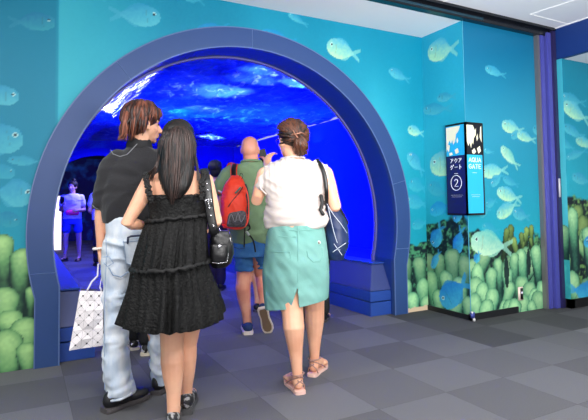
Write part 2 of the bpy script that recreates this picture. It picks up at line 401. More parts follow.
# side of the boxed-out wall, u runs from the recess towards the room
def sp(x, y): p = onX(x, y, X1); return (WY-p.y, p.z)
def FX(img, U, Z, a, b, hpx, k, al=1):
    A, B = sp(*a), sp(*b); c = sp(a[0], a[1]+hpx); fish(img, U, Z, A, B, abs(A[1]-c[1]), k, al)
def paint_side(U, Z):
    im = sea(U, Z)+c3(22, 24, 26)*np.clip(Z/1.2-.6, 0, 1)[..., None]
    for a, b, h, k, al in [((428, 52), (458, 48), 21, 'n', .95), ((437, 98), (456, 96), 9, 'f', .9), ((423, 110), (452, 108), 11, 'f', .8), ((430, 165), (470, 162), 24, 'n', .95), ((428, 185), (448, 196), 13, 'f', .5)]: FX(im, U, Z, a, b, h, k, al)
    rocks(im, U, Z, 0, .95, 0, 31)
    for a, b, h, k, al in [((430, 212), (452, 204), 13, 'b', .6), ((433, 246), (442, 224), 15, 'b', .85), ((455, 222), (464, 196), 12, 'b', .9), ((456, 254), (462, 226), 13, 'b', .9)]: FX(im, U, Z, a, b, h, k, al)
    L = [(.05, .0, .03, .50, .09, .75), (.19, .1, .17, .52, .09, .85), (.36, .1, .36, .56, .11, .85), (.50, .1, .52, .52, .09, .85), (.10, -.05, .06, .31, .10, .95), (.30, -.05, .27, .34, .10, 1), (.5, 0, .44, .30, .10, 1), (.16, -.1, .15, .14, .09, 1), (.36, -.1, .38, .13, .11, 1.05), (.54, -.1, .56, .14, .09, 1)]
    coral(im, U, Z, L)
    FX(im, U, Z, (432, 268), (440, 250), 8, 'b', .8); FX(im, U, Z, (441, 303), (469, 280), 24, 'b', .95)
    return im
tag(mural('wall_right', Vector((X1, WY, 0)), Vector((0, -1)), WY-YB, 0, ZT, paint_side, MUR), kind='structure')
def bp(x, y): p = onY(x, y, YB); return (p.x-X1, p.z)
def FY(img, U, Z, a, b, hpx, k, al=1, f=bp):
    A, B = f(*a), f(*b); c = f(a[0], a[1]+hpx); fish(img, U, Z, A, B, abs(A[1]-c[1]), k, al)
def paint_box(U, Z):
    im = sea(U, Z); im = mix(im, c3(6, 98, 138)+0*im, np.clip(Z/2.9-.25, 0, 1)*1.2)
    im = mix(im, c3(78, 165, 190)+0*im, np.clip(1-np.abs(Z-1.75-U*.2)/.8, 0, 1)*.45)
    for a, b, h, k, al in [((485, 68), (506, 76), 9, 'f', .9), ((502, 124), (524, 132), 13, 'n', .95), ((511, 137), (524, 131), 8, 'f', .8), ((517, 134), (536, 141), 10, 'n', .9), ((501, 147), (519, 168), 11, 'g', .9), ((481, 172), (508, 170), 14, 'n', .9), ((491, 185), (503, 173), 10, 'f', .8), ((497, 191), (522, 200), 14, 'n', .95), ((503, 178), (519, 186), 8, 'f', .7), ((484, 150), (494, 153), 5, 'f', .8),
                            ((497, 216), (519, 202), 14, 'n', .9), ((513, 212), (530, 218), 12, 'f', .9), ((486, 205), (497, 200), 9, 'f', .6), ((480, 216), (490, 208), 8, 'f', .6), ((533, 128), (545, 134), 10, 'f', .8), ((482, 226), (500, 232), 10, 'f', .5)]: FY(im, U, Z, a, b, h, k, al)
    i2 = im.copy(); rocks(i2, U, Z, 0, .78, .25, 41); im = i2
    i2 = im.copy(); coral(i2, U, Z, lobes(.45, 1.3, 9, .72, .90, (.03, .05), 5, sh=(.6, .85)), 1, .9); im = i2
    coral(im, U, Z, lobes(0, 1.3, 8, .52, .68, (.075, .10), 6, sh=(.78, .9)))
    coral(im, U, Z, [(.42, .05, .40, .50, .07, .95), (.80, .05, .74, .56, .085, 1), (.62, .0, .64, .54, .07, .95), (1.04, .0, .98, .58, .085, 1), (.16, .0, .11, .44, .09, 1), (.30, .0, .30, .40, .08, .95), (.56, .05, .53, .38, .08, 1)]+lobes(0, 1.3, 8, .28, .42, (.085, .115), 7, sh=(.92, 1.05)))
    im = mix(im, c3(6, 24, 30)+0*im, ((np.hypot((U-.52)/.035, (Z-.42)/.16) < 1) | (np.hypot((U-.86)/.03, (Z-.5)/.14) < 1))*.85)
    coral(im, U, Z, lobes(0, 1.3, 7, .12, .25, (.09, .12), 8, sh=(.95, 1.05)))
    FY(im, U, Z, (471, 241), (512, 248), 25, 'g', .97)
    FY(im, U, Z, (475, 262), (480, 252), 9, 'b', .8)
    return im
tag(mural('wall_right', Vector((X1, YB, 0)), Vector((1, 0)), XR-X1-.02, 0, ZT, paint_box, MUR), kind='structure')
def rp(x, y): p = onY(x, y, 3.36); return (p.x-5.09, p.z)
def paint_far(U, Z):
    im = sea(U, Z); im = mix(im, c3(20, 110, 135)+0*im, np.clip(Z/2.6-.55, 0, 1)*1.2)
    for a, b, h, k, al in [((561, 96), (586, 104), 11, 'f', .8), ((563, 104), (590, 122), 16, 'n', .9), ((563, 126), (585, 138), 10, 'f', .8), ((576, 140), (596, 146), 10, 'n', .8), ((566, 158), (588, 150), 8, 'f', .7), ((572, 176), (592, 183), 11, 'f', .8), ((560, 140), (575, 150), 8, 'f', .6)]: FY(im, U, Z, a, b, h, k, al, rp)
    rocks(im, U, Z, 0, 1.15, .5, 51)
    coral(im, U, Z, lobes(0, 1.8, 9, .95, 1.2, (.08, .11), 52, sh=(.65, .85)), 1, .7)
    coral(im, U, Z, lobes(0, 1.8, 11, .6, .9, (.10, .14), 53, sh=(.8, .95)), 1, .3)
    coral(im, U, Z, [(.10, .4, .07, .95, .10, 1), (.35, .3, .33, .75, .1, 1)]+lobes(0, 1.8, 9, .25, .5, (.12, .16), 54))
    FY(im, U, Z, (584, 243), (610, 238), 14, 'b', .9, rp); FY(im, U, Z, (604, 296), (566, 288), 20, 'b', .9, rp)
    return im
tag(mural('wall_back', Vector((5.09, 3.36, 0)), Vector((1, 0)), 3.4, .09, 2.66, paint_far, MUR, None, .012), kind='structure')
def paint_edge(U, Z):
    im = sea(U, Z)+26; im = mix(im, c3(120, 190, 200)+0*im, .3+0*U); rocks(im, U, Z, 0, .9, 0, 61); coral(im, U, Z, [(.1, .3, .1, .8, .07, .9), (.05, .0, .05, .4, .07, 1)])
    return mix(im, c3(60, 190, 200)+0*im, (Z < .5)*.75)
tag(mural('wall_back', Vector((5.09, 3.52, 0)), Vector((0, -1)), .16, .09, 2.66, paint_edge, MUR), kind='structure')

# ---- floor: carpet tiles laid with the arch wall
def carpet():
    M = bpy.data.materials.new('carpet_tiles'); M.use_nodes = True; nt = M.node_tree; b = nt.nodes['Principled BSDF']; b.inputs['Roughness'].default_value = .95; b.inputs['Specular IOR Level'].default_value = .15
    a = nt.nodes.new('ShaderNodeVertexColor'); a.layer_name = 'Col'; tc = nt.nodes.new('ShaderNodeTexCoord')
    n = nt.nodes.new('ShaderNodeTexNoise'); n.inputs['Scale'].default_value = 160; n.inputs['Detail'].default_value = 4; nt.links.new(tc.outputs['Object'], n.inputs['Vector'])
    mr = nt.nodes.new('ShaderNodeMapRange'); mr.inputs['To Min'].default_value = .72; mr.inputs['To Max'].default_value = 1.28; nt.links.new(n.outputs['Fac'], mr.inputs['Value'])
    mx = nt.nodes.new('ShaderNodeVectorMath'); mx.operation = 'SCALE'; nt.links.new(a.outputs['Color'], mx.inputs[0]); nt.links.new(mr.outputs[0], mx.inputs['Scale'])
    nt.links.new(mx.outputs[0], b.inputs['Base Color'])
    bp_ = nt.nodes.new('ShaderNodeBump'); bp_.inputs['Strength'].default_value = .3; bp_.inputs['Distance'].default_value = .004; nt.links.new(n.outputs['Fac'], bp_.inputs['Height']); nt.links.new(bp_.outputs[0], b.inputs['Normal'])
    return M
bm = bmesh.new(); cl = bm.loops.layers.float_color.new('Col')
r = random.Random(3)
for i in range(-14, 18):
    for j in range(-8, 36):
        x0, y0 = 3.25+.5*i, 2.80+.5*j
        g = [95, 105][(i+j) % 2]+r.uniform(-5, 5)
        if j >= 0 and i > -1: g -= 22  # weaker light beside the boxed wall painted in as darker tiles
        x1, y1 = x0+.4985, y0+.4985
        f = bm.faces.new([bm.verts.new(p) for p in ((x0, y0, 0), (x1, y0, 0), (x1, y1, 0), (x0, y1, 0))])
        for l in f.loops: l[cl] = S(g, g, g*1.03)
bx0 = bmesh.new(); box(bx0, (-4, -1.3, -.06), (12.3, 20.8, -.002)); 
for f in bx0.faces:
    pass
me_ = bpy.data.meshes.new('t'); bx0.to_mesh(me_); bx0.free(); k0 = len(bm.faces); bm.from_mesh(me_)
bm.faces.ensure_lookup_table()
for f in bm.faces[k0:]:
    for l in f.loops: l[cl] = S(58, 58, 60)
struct('floor', bm, carpet())

# ---- ceiling
CEIL = mat('ceiling_board', S(236, 236, 240), .9, bump=.15, bscale=120)
TRIMW = mat('white_edge', S(240, 240, 240), .5)
bm = bmesh.new(); box(bm, (XL, -1.5, 3.0), (XR, 3.5, 3.1)); struct('ceiling', bm, CEIL)
bm = bmesh.new(); box(bm, (XL, 3.53, ZT), (X1, WY+.3, 3.1)); box(bm, (X1, 3.53, ZT), (XR, 3.8, 3.1)); struct('ceiling', bm, CEIL)
bm = bmesh.new(); box(bm, (XR+.06, -1.5, 2.66), (8.5, 3.9, 2.76)); struct('ceiling', bm, CEIL)
bm = bmesh.new(); box(bm, (XL, 3.425, 2.992), (XR, 3.445, 3.004)); box(bm, (XR-.02, -1.5, 2.992), (XR, 3.44, 3.004)); struct('trim_1', bm, TRIMW)
def cp(x, y): return onZ(x, y, 3.0)
bm = bmesh.new()                       # access hatch outlines in the ceiling
for a, b in (((530, 14), (574, 0)), ((569, 24), (600, 14)), ((530, 14), (569, 24)), ((440, 3), (460, -5))):
    A, B = cp(*a), cp(*b); tube(bm, [A, B], .005, 4)
struct('trim_2', bm, TRIMW)
BEAM = mat('dark_glossy_track', S(14, 17, 24), .25); BEAMB = mat('dark_teal_track', S(20, 52, 66), .25)
bm = bmesh.new(); box(bm, (XL, 3.45, 2.915), (XR, 3.53, 3.0), .004); box(bm, (XL, 3.40, 2.975), (XR, 3.45, 3.0)); struct('trim_3', bm, BEAM)
bm = bmesh.new(); box(bm, (XL, 3.446, 2.93), (4.0, 3.4515, 2.955)); struct('trim_3', bm, BEAMB)
NAVY = mat('navy_paint', S(8, 46, 112), .5)
bm = bmesh.new(); box(bm, (XR, -1.5, 2.66), (XR+.06, 3.44, 3.0), .003); struct('trim_4', bm, NAVY)

# ---- column between the murals: vertical rails
PUR = mat('blue_purple_lacquer', S(84, 88, 176), .25, metal=.3); PURD = mat('dark_purple_lacquer', S(44, 40, 84), .3, metal=.2); GREYM = mat('grey_metal', S(122, 120, 124), .35, metal=.5)
bm = bmesh.new(); box(bm, (4.85, 3.47, 0), (4.885, 3.52, 2.92), .003); struct('trim_5', bm, GREYM)
bm = bmesh.new(); box(bm, (4.885, 3.455, 0), (4.935, 3.52, 2.92), .004); box(bm, (4.955, 3.43, 0), (5.02, 3.52, 2.95), .004); struct('trim_6', bm, PUR)
bm = bmesh.new(); box(bm, (4.935, 3.475, 0), (4.955, 3.52, 2.92)); struct('trim_5', bm, GREYM)
bm = bmesh.new(); box(bm, (5.02, 3.41, 0), (5.075, 3.56, 2.97), .004); struct('trim_7', bm, PURD)
bm = bmesh.new(); box(bm, (5.075, 3.5, 0), (5.10, 3.56, 2.66)); struct('trim_8', bm, BLACK)
# black kick boards
bm = bmesh.new(); box(bm, (X1-.012, YB-.012, 0), (4.46, YB+.02, .062), .002); box(bm, (X1-.012, YB-.012, 0), (X1+.02, WY, .05), .002); struct('baseboard_right', bm, mat('black_kick', S(20, 22, 26), .5))
bm = bmesh.new(); box(bm, (5.08, 3.345, 0), (8.49, 3.40, .095)); box(bm, (5.08, 3.345, 0), (5.13, 3.52, .095)); struct('baseboard_back', bm, BLACK)
bm = bmesh.new(); box(bm, (X1-.002, YB-.002, .062), (X1+.003, YB+.003, ZT)); struct('trim_9', bm, mat('pale_corner_bead', S(74, 160, 190), .5))
# corner guard lamp at the foot of the box
t = empty('corner_guard', (X1-.005, YB-.02, 0), 'small blue and white corner guard at the foot of the boxed wall', 'corner guard')
bm = bmesh.new(); box(bm, (-.02, -.02, .028), (.02, .012, .085), .004); obj('guard_body', bm, mat('guard_blue', S(60, 70, 150), .4), t)
bm = bmesh.new(); box(bm, (-.022, -.022, .075), (-.004, .0, .092), .003); obj('guard_cap', bm, WHITE, t)
bm = bmesh.new(); box(bm, (.0, -.024, 0), (.02, .0, .026), .003); obj('guard_foot', bm, WHITE, t)
# socket plate on coral wall
q = onY(520, 293.5, YB)
t = empty('wall_plate', (q.x, YB-.002, q.z), 'small pale plate with a black symbol panel low on the coral mural', 'wall plate')
bm = bmesh.new(); box(bm, (-.036, -.012, -.068), (.036, .002, .068), .004); obj('plate', bm, mat('pale_pink_plastic', S(228, 206, 196), .5), t)
bm = bmesh.new(); box(bm, (-.012, -.016, -.056), (.028, -.010, .056), .002); pl = obj('symbol_panel', bm, BLACK, t)
bm = bmesh.new(); t2 = bmesh.new(); bmesh.ops.create_circle(t2, segments=20, radius=.013, cap_ends=True); merge(bm, t2, Matrix.Translation((.008, -.0168, .01)) @ Matrix.Rotation(pi/2, 4, 'X')); obj('symbol', bm, WHITE, pl)
q = onX(556, 188, 5.078)
bm = bmesh.new(); box(bm, (5.024, 3.4, q.z-.1), (5.05, 3.412, q.z+.1), .003); tag(obj('sign_plate', bm, mat('pale_plate', S(190, 190, 196), .4)), 'narrow pale plate fixed upright on the dark purple column', 'sign plate')

# ---- arch surround
ARCH = mat('slate_blue_panel', S(44, 72, 124), .42, spec=.4); ARCHD = mat('navy_blue_reveal', S(18, 52, 132), .4); LINE = mat('pale_joint_and_glint', S(84, 108, 156), .4)
def arc(R, hw, n=72):
    a0 = math.asin(0); pts = []
    zc = CZ-sqrt(R*R-hw*hw); th = atan2(zc-CZ, hw)
    pts.append((CX+hw, 0)); pts.append((CX+hw, zc*.5))
    for i in range(n+1):
        a = th+(pi-2*th)*i/n; pts.append((CX+R*cos(a), CZ+R*sin(a)))
    pts.append((CX-hw, zc*.5)); pts.append((CX-hw, 0)); return pts
def archsolid(bm, po, pi_, y0, y1):
    n = len(po); v = [[bm.verts.new((p[0], y, p[1])) for p in P] for P, y in ((po, y0), (pi_, y0), (pi_, y1), (po, y1))]
    for k in range(4):
        A, B = v[k], v[(k+1) % 4]
        for i in range(n-1): bm.faces.new((A[i], A[i+1], B[i+1], B[i]))
    for i in (0, n-1): bm.faces.new([v[k][i] for k in range(4)])
    bmesh.ops.recalc_face_normals(bm, faces=bm.faces)
OUT, INN = arc(RO, 1.70), arc(RI, 1.545)
bm = bmesh.new(); archsolid(bm, OUT, arc(RI-.001, 1.544), WY-.03, WY+.02); struct('trim_10', bm, ARCH)
bm = bmesh.new(); archsolid(bm, arc(RI+.05, 1.595), INN, WY+.02, RY); struct('trim_11', bm, ARCHD)
bm = bmesh.new(); archsolid(bm, arc(RI+.004, 1.549), arc(RI-.006, 1.539), WY-.034, WY-.026); archsolid(bm, arc(RO+.006, 1.706), arc(RO-.002, 1.698), WY-.034, WY-.02)  # pale strips along both rims stand in for edge highlights
for dg in (131, 14, 90):
    a = radians(dg); tube(bm, [(CX+RI*cos(a), WY-.031, CZ+RI*sin(a)), (CX+RO*cos(a), WY-.031, CZ+RO*sin(a))], .003, 4)
for s in (-1, 1): tube(bm, [(CX+s*1.56, WY-.031, .665), (CX+s*1.73, WY-.031, .665)], .0035, 4)
struct('trim_12', bm, LINE)
bm = bmesh.new(); archsolid(bm, arc(RI+.0, 1.546), arc(RI-.014, 1.53), RY-.02, RY+.02); struct('trim_13', bm, mat('mauve_gasket', S(100, 98, 150), .35))

# ---- plinths inside the tunnel mouth, sloped along both sides
def plinth(side, label):
    t = empty('sloped_plinth', (CX+side*1.41, WY+.04, 0), label, 'plinth')
    s = side
    def P(off, y, z): return (s*off, y, z)                  # off measured outward from the foot line (x = CX+s*1.29)
    def prism(secs, m, name):
        bm = bmesh.new(); rings = [[bm.verts.new(P(*p)) for p in q] for q in secs]
        n = len(rings[0])
        for A, B in zip(rings, rings[1:]):
            for i in range(n): bm.faces.new((A[i], A[(i+1) % n], B[(i+1) % n], B[i]))
        bm.faces.new(rings[0]); bm.faces.new(rings[-1]); bmesh.ops.recalc_face_normals(bm, faces=bm.faces); 
        bmesh.ops.bevel(bm, geom=bm.edges[:], offset=.004, segments=1, affect='EDGES')
        return obj(name, bm, m, t, False)
    E = YE-WY-.05; a, b = -.12, .15
    prism([[(a, 0, 0), (b, 0, 0), (b, 0, .135), (a, 0, .135)], [(a, E, 0), (b, E, 0), (b, E, .135), (a, E, .135)]], PLB, 'kick_panel')
    prism([[(a, 0, .145), (b, 0, .145), (b, 0, .245), (a, 0, .245)], [(a, E, .145), (b, E, .145), (b, E, .245), (a, E, .245)]], PLB, 'side_panel')
    prism([[(a, 0, .25), (b, 0, .25), (b, .12, .50), (a+.11, .12, .50)], [(a, E, .25), (b, E, .25), (b, E, .50), (a+.11, E, .50)]], PLT, 'sloped_top')
    prism([[(a+.10, .10, .503), (b+.02, .10, .503), (b+.02, .10, .52), (a+.10, .10, .52)], [(a+.10, E, .503), (b+.02, E, .503), (b+.02, E, .52), (a+.10, E, .52)]], PLB, 'ledge')
PLB = mat('plinth_blue', S(34, 70, 150), .45); PLT = mat('plinth_slate', S(52, 66, 122), .45)
plinth(1, 'dark blue sloped plinth along the right side of the tunnel mouth'); plinth(-1, 'bright blue sloped plinth along the left side, beside the white tote bag')

# ---- tunnel: clear vault, tank water, tank walls, far portal
def acrylic():
    M = bpy.data.materials.new('clear_acrylic'); M.use_nodes = True; nt = M.node_tree; nt.nodes.remove(nt.nodes['Principled BSDF']); out = nt.nodes['Material Output']
    tr = nt.nodes.new('ShaderNodeBsdfTransparent'); tr.inputs[0].default_value = (.93, .96, 1, 1); gl = nt.nodes.new('ShaderNodeBsdfGlossy'); gl.inputs['Roughness'].default_value = .06
    mx = nt.nodes.new('ShaderNodeMixShader'); fr = nt.nodes.new('ShaderNodeFresnel'); fr.inputs['IOR'].default_value = 1.16
    tc = nt.nodes.new('ShaderNodeTexCoord'); mp = nt.nodes.new('ShaderNodeMapping'); mp.inputs['Scale'].default_value = (2.2, .5, 2.2); n = nt.nodes.new('ShaderNodeTexNoise'); n.inputs['Scale'].default_value = 2.5; n.inputs['Detail'].default_value = 2
    bp_ = nt.nodes.new('ShaderNodeBump'); bp_.inputs['Strength'].default_value = .12; bp_.inputs['Distance'].default_value = .08
    L = nt.links.new; L(tc.outputs['Object'], mp.inputs[0]); L(mp.outputs[0], n.inputs['Vector']); L(n.outputs['Fac'], bp_.inputs['Height']); L(bp_.outputs[0], gl.inputs['Normal'])
    L(fr.outputs[0], mx.inputs[0]); L(tr.outputs[0], mx.inputs[1]); L(gl.outputs[0], mx.inputs[2]); L(mx.outputs[0], out.inputs['Surface']); return M
ACR = acrylic()
bm = bmesh.new(); P = [p for p in arc(RI+.02, 1.565, 64) if p[1] >= .5]; A = [bm.verts.new((p[0], RY, p[1])) for p in P]; B = [bm.verts.new((p[0], YE, p[1])) for p in P]
for i in range(len(P)-1): bm.faces.new((A[i], A[i+1], B[i+1], B[i]))
struct('window_1', bm, ACR, True)
XT0, XT1, ZW = -2.3, 5.5, 2.79
WB = mat('tank_blue_wall', (.03, .06, 1, 1), .9, spec=0)
bm = bmesh.new(); box(bm, (XT1, RY-.2, .2), (XT1+.1, YE, ZW+.02)); struct('wall_tank_right', bm, WB)
bm = bmesh.new(); box(bm, (XT0-.1, RY-.2, .2), (XT0, YE, ZW+.02)); struct('wall_tank_left', bm, WB)
bm = bmesh.new(); box(bm, (CX+1.58, RY, .2), (XT1, YE, .30)); box(bm, (XT0, RY, .2), (CX-1.58, YE, .30)); struct('trim_14', bm, mat('tank_bed', (.02, .05, .6, 1), .9))
# back of the hall's front wall (tank side)
bm = bmesh.new()
o_, i_ = [(CX+1.6*1.8, 0)], None
Pb = arc(RI+.05, 1.6, 48); n = len(Pb)
far = [(max(-2.6, min(5.6, CX+(p[0]-CX)*9)), max(0, min(3.1, CZ+(p[1]-CZ)*9)) if p[1] > .0 else 0) for p in Pb]
a_ = [bm.verts.new((p[0], RY-.06, p[1])) for p in Pb]; b_ = [bm.verts.new((p[0], RY-.06, p[1])) for p in far]
for i in range(n-1):
    try: bm.faces.new((a_[i], a_[i+1], b_[i+1], b_[i]))
    except ValueError: pass
struct('wall_tank_front', bm, WB)
# water surface seen from below: swell and ripples as geometry
WAT = bpy.data.materials.new('water_surface'); WAT.use_nodes = True; nt = WAT.node_tree; b = nt.nodes['Principled BSDF']
b.inputs['Roughness'].default_value = .3; b.inputs['Specular IOR Level'].default_value = .9
tc = nt.nodes.new('ShaderNodeTexCoord'); mp = nt.nodes.new('ShaderNodeMapping'); mp.inputs['Scale'].default_value = (1.1, .55, 1); n1 = nt.nodes.new('ShaderNodeTexNoise'); n1.inputs['Scale'].default_value = 1.3; n1.inputs['Detail'].default_value = 4; n1.inputs['Distortion'].default_value = .6
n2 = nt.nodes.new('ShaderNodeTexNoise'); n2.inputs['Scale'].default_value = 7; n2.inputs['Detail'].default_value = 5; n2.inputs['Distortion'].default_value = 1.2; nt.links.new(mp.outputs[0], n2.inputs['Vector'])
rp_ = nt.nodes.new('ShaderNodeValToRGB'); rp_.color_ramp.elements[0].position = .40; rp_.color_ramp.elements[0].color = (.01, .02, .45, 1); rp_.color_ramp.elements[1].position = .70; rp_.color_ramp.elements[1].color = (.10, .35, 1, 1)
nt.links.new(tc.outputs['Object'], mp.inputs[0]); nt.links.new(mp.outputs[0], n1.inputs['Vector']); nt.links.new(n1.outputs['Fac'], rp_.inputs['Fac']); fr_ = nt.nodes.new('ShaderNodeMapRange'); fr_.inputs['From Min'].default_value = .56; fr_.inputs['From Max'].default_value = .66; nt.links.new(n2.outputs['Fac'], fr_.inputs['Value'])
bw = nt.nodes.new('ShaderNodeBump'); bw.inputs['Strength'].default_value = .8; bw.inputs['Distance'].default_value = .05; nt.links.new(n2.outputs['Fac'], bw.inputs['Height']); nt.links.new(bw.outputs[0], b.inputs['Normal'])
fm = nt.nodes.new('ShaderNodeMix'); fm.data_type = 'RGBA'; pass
nt.links.new(fr_.outputs[0], fm.inputs['Factor']); nt.links.new(rp_.outputs[0], fm.inputs[6]); fm.inputs[7].default_value = (.55, .7, 1, 1); nt.links.new(fm.outputs[2], b.inputs['Base Color'])  # pale flecks in the colour stand in for glints on the ripples
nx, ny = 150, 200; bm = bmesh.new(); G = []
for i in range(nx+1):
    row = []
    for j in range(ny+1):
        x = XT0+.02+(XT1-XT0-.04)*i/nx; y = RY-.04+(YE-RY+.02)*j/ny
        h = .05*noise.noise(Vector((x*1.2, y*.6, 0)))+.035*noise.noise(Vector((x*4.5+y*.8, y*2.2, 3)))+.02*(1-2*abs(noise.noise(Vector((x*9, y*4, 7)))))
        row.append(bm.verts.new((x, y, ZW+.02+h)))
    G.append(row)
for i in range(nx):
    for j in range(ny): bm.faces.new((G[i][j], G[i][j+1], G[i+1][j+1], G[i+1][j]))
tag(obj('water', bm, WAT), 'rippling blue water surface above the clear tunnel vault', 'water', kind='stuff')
# far portal
bm = bmesh.new(); Pp = arc(1.52, 1.47, 48); n = len(Pp); far = [(max(-2.6, min(5.6, CX+(p[0]-CX)*9)), max(0, min(3.1, CZ+(p[1]-CZ)*9)) if p[1] > 0 else 0) for p in Pp]
for Y_ in (YE, YE+.25):
    a_ = [bm.verts.new((p[0], Y_, p[1])) for p in Pp]; b_ = [bm.verts.new((p[0], Y_, p[1])) for p in far]
    for i in range(n-1): bm.faces.new((a_[i], a_[i+1], b_[i+1], b_[i]))
    if Y_ == YE: k_ = a_
for i in range(n-1): bm.faces.new((k_[i], k_[i+1], a_[i+1], a_[i]))
struct('wall_end', bm, mat('deep_blue_wall', (.02, .03, .8, 1), .8, spec=0))
# room beyond: dark viewing window with dim reef
bm = bmesh.new(); box(bm, (-1.5, 18.0, 0), (6.5, 18.1, 3.2)); struct('wall_beyond', bm, mat('dim_navy', S(10, 22, 120), .7, col2=S(40, 130, 240), cscale=2.6, lohi=(.5, .72)))
bm = bmesh.new(); box(bm, (-1.5, YE+.25, 2.7), (6.5, 18.1, 2.8)); struct('ceiling_beyond', bm, mat('dark_ceiling', S(8, 10, 40), .8))
bm = bmesh.new(); box(bm, (5.0, YE+.25, 0), (5.1, 18.0, 2.7)); struct('wall_beyond', bm, mat('dark_side', S(8, 10, 60), .8))
A = onY(56.5, 255, 14.6); B = onY(61.5, 196, 14.6)
bm = bmesh.new(); box(bm, (A.x-.9, 14.6, 0), (B.x, 14.66, B.z)); 
tag(obj('lit_panel', bm, emat('lit_panel_glow', S(255, 236, 236), 1.6)), 'tall glowing white panel past the far left end of the tunnel', 'light panel')
# ================================================================== PEOPLE
V = Vector; ZU = V((0, 0, 1))
def strand(bm, pts, r0, r1=.002, seg=6):
    cl_ = bm.loops.layers.float_color.get('Col')
    if cl_ is None:
        cl_ = bm.loops.layers.float_color.new('Col')
        for f in bm.faces:
            for l in f.loops: l[cl_] = (.32, .32, .32, 1)
    k_ = len(bm.faces); c_ = random.random(); c_ = .25+.5*c_
    strand_(bm, pts, r0, r1, seg); bm.faces.ensure_lookup_table()
    for i in range(k_, len(bm.faces)):
        for l in bm.faces[i].loops: l[cl_] = (c_, c_, c_, 1)
def strand_(bm, pts, r0, r1=.002, seg=6): n = len(pts); tube(bm, pts, [r0*(.55+.45*sin(pi*min(1, (i+1)/n*1.4)/1.0*.5)) if i < n*.5 else r0+(r1-r0)*((i/(n-1)-.5)*2) for i in range(n)], seg)
def fine(v, s): return V((noise.noise(v*s), noise.noise(v*s+V((9, 0, 0))), noise.noise(v*s+V((0, 9, 0)))))

# ---------- young man in jeans, left of the couple
P = Person(140, 399, 'young man with auburn hair, black polo shirt and pale wide jeans, looking right'); a = P.a
POLO = mat('black_polo_knit', S(44, 44, 47), .85, bump=.25, bscale=90, sheen=.2, spec=.2)
JEAN = mat('pale_washed_denim', S(222, 228, 235), .9, col2=S(188, 204, 222), cscale=6, cstretch=(3, 3, 1), bump=.2, bscale=140, spec=.2)
JEAND = mat('denim_seam', S(150, 172, 200), .9)
hc = a(144.5, 125, .0)
fd = V((.95, .30, -.05))
bm = bmesh.new()
# head in three-quarter view from behind
Ph, Mh = head(bm, hc, fd, .98)
nk = a(138, 150, -.01); tube(bm, [hc+V((-.01, 0, -.05)), a(140, 143, -.01), nk, a(138, 158, -.01)], [.058, .057, .062, .075], 14)
pel, ch = a(131, 228, .0), a(133, 178, 0)
torso(bm, pel, ch, a(137, 152, 0), .165, .15, .1)
shl, ell_, wrl = a(111, 164, 0), a(101, 207, .03), a(100.5, 249, .05)
shr, elr, wrr = a(163, 163, .02), a(172, 205, .1), a(168, 235, .25)
arm(bm, shl, ell_, wrl, .92); arm(bm, shr, elr, wrr, .92)
hand(bm, wrl, V((0, .25, -1)), V((1, -.1, 0)), 1, 42, .95); hand(bm, wrr, V((0, .4, -.9)), V((-1, 0, 0)), -1, 30)
hl, kl, al_ = a(118, 238, 0), a(115, 315, 0), P.g(118, 408)+V((0, 0, .1))
hr, kr, ar = a(145, 238, 0), a(152, 310, .03), P.g(161, 391)+V((0, 0, .1))
leg(bm, hl, kl, al_, .82); leg(bm, hr, kr, ar, .82)
fl_, fr_ = V((.75, .66, 0)), V((.55, .83, 0))
foot(bm, al_, fl_, 0.02); foot(bm, ar, fr_, 0.02)
P.part('body', remesh(bm, .0055, 2), SKIN)
# eyes and brow
for q in (1, -1):
    bm = bmesh.new(); ell(bm, Ph(q*.030, .0795, .008), (.012, .006, .006), Mh); P.part('eye', bm, mat('eye_dark', S(40, 28, 26), .3))
bm = bmesh.new()
for q in (1, -1):
    bm = bmesh.new(); tube(bm, [Ph(q*.015, .088, .030), Ph(q*.032, .086, .036), Ph(q*.050, .070, .030)], [.003, .004, .002], 6)
    if q == 1: P.part('eyebrow', bm, HAIRRED)
P.part('eyebrow', bm, HAIRRED)
# polo shirt
bm = bmesh.new(); s = P.sec
loft(bm, [s(103, 156, 222, 0, .115), s(100.5, 158, 212, 0, .125), s(101, 161, 195, 0, .125), s(103, 164, 178, 0, .12), s(109, 165, 164, 0, .11), s(115, 163, 156, 0, .09), s(124, 155, 149.5, 0, .07), s(130, 149, 144, -.005, .058)], 28, 4)
limb(bm, (a(118, 160, 0), .070), (a(110, 171, 0), .068), (a(105, 188, .01), .060), (a(100, 203, .02), .050))
limb(bm, (a(160, 160, .01), .075), (a(166, 172, .02), .075), (a(171, 196, .07), .06))
P.part('polo_shirt', remesh(bm, .008, 5, (.010, (3.2, 4, 7), 3)), POLO)
bm = bmesh.new(); c0, c1 = a(139.5, 146.5, -.005), a(140.5, 140.5, .0)
tube(bm, [c0, (c0+c1)/2, c1], [(.078, .070), (.074, .066), (.066, .060)], 24, V((0, 1, 0)), True); P.part('collar', bm, mat('collar_black', S(30, 30, 33), .8))
bm = bmesh.new(); tube(bm, [a(x, y, -.118+.0*k) for k, (x, y) in enumerate(((110.5, 150), (113, 154), (120, 156.5), (127, 154.5), (132, 149.5), (137, 144)))], .0022, 6); 
pip = P.part('piping', bm, mat('grey_piping', S(128, 130, 134), .7))
bm = bmesh.new(); tube(bm, [a(91.8+.2, 205, .0), a(95, 208, -.05), a(98.6, 209.6, -.02)], .004, 6); P.part('sleeve_hem', bm, mat('grey_hem', S(96, 98, 102), .8))
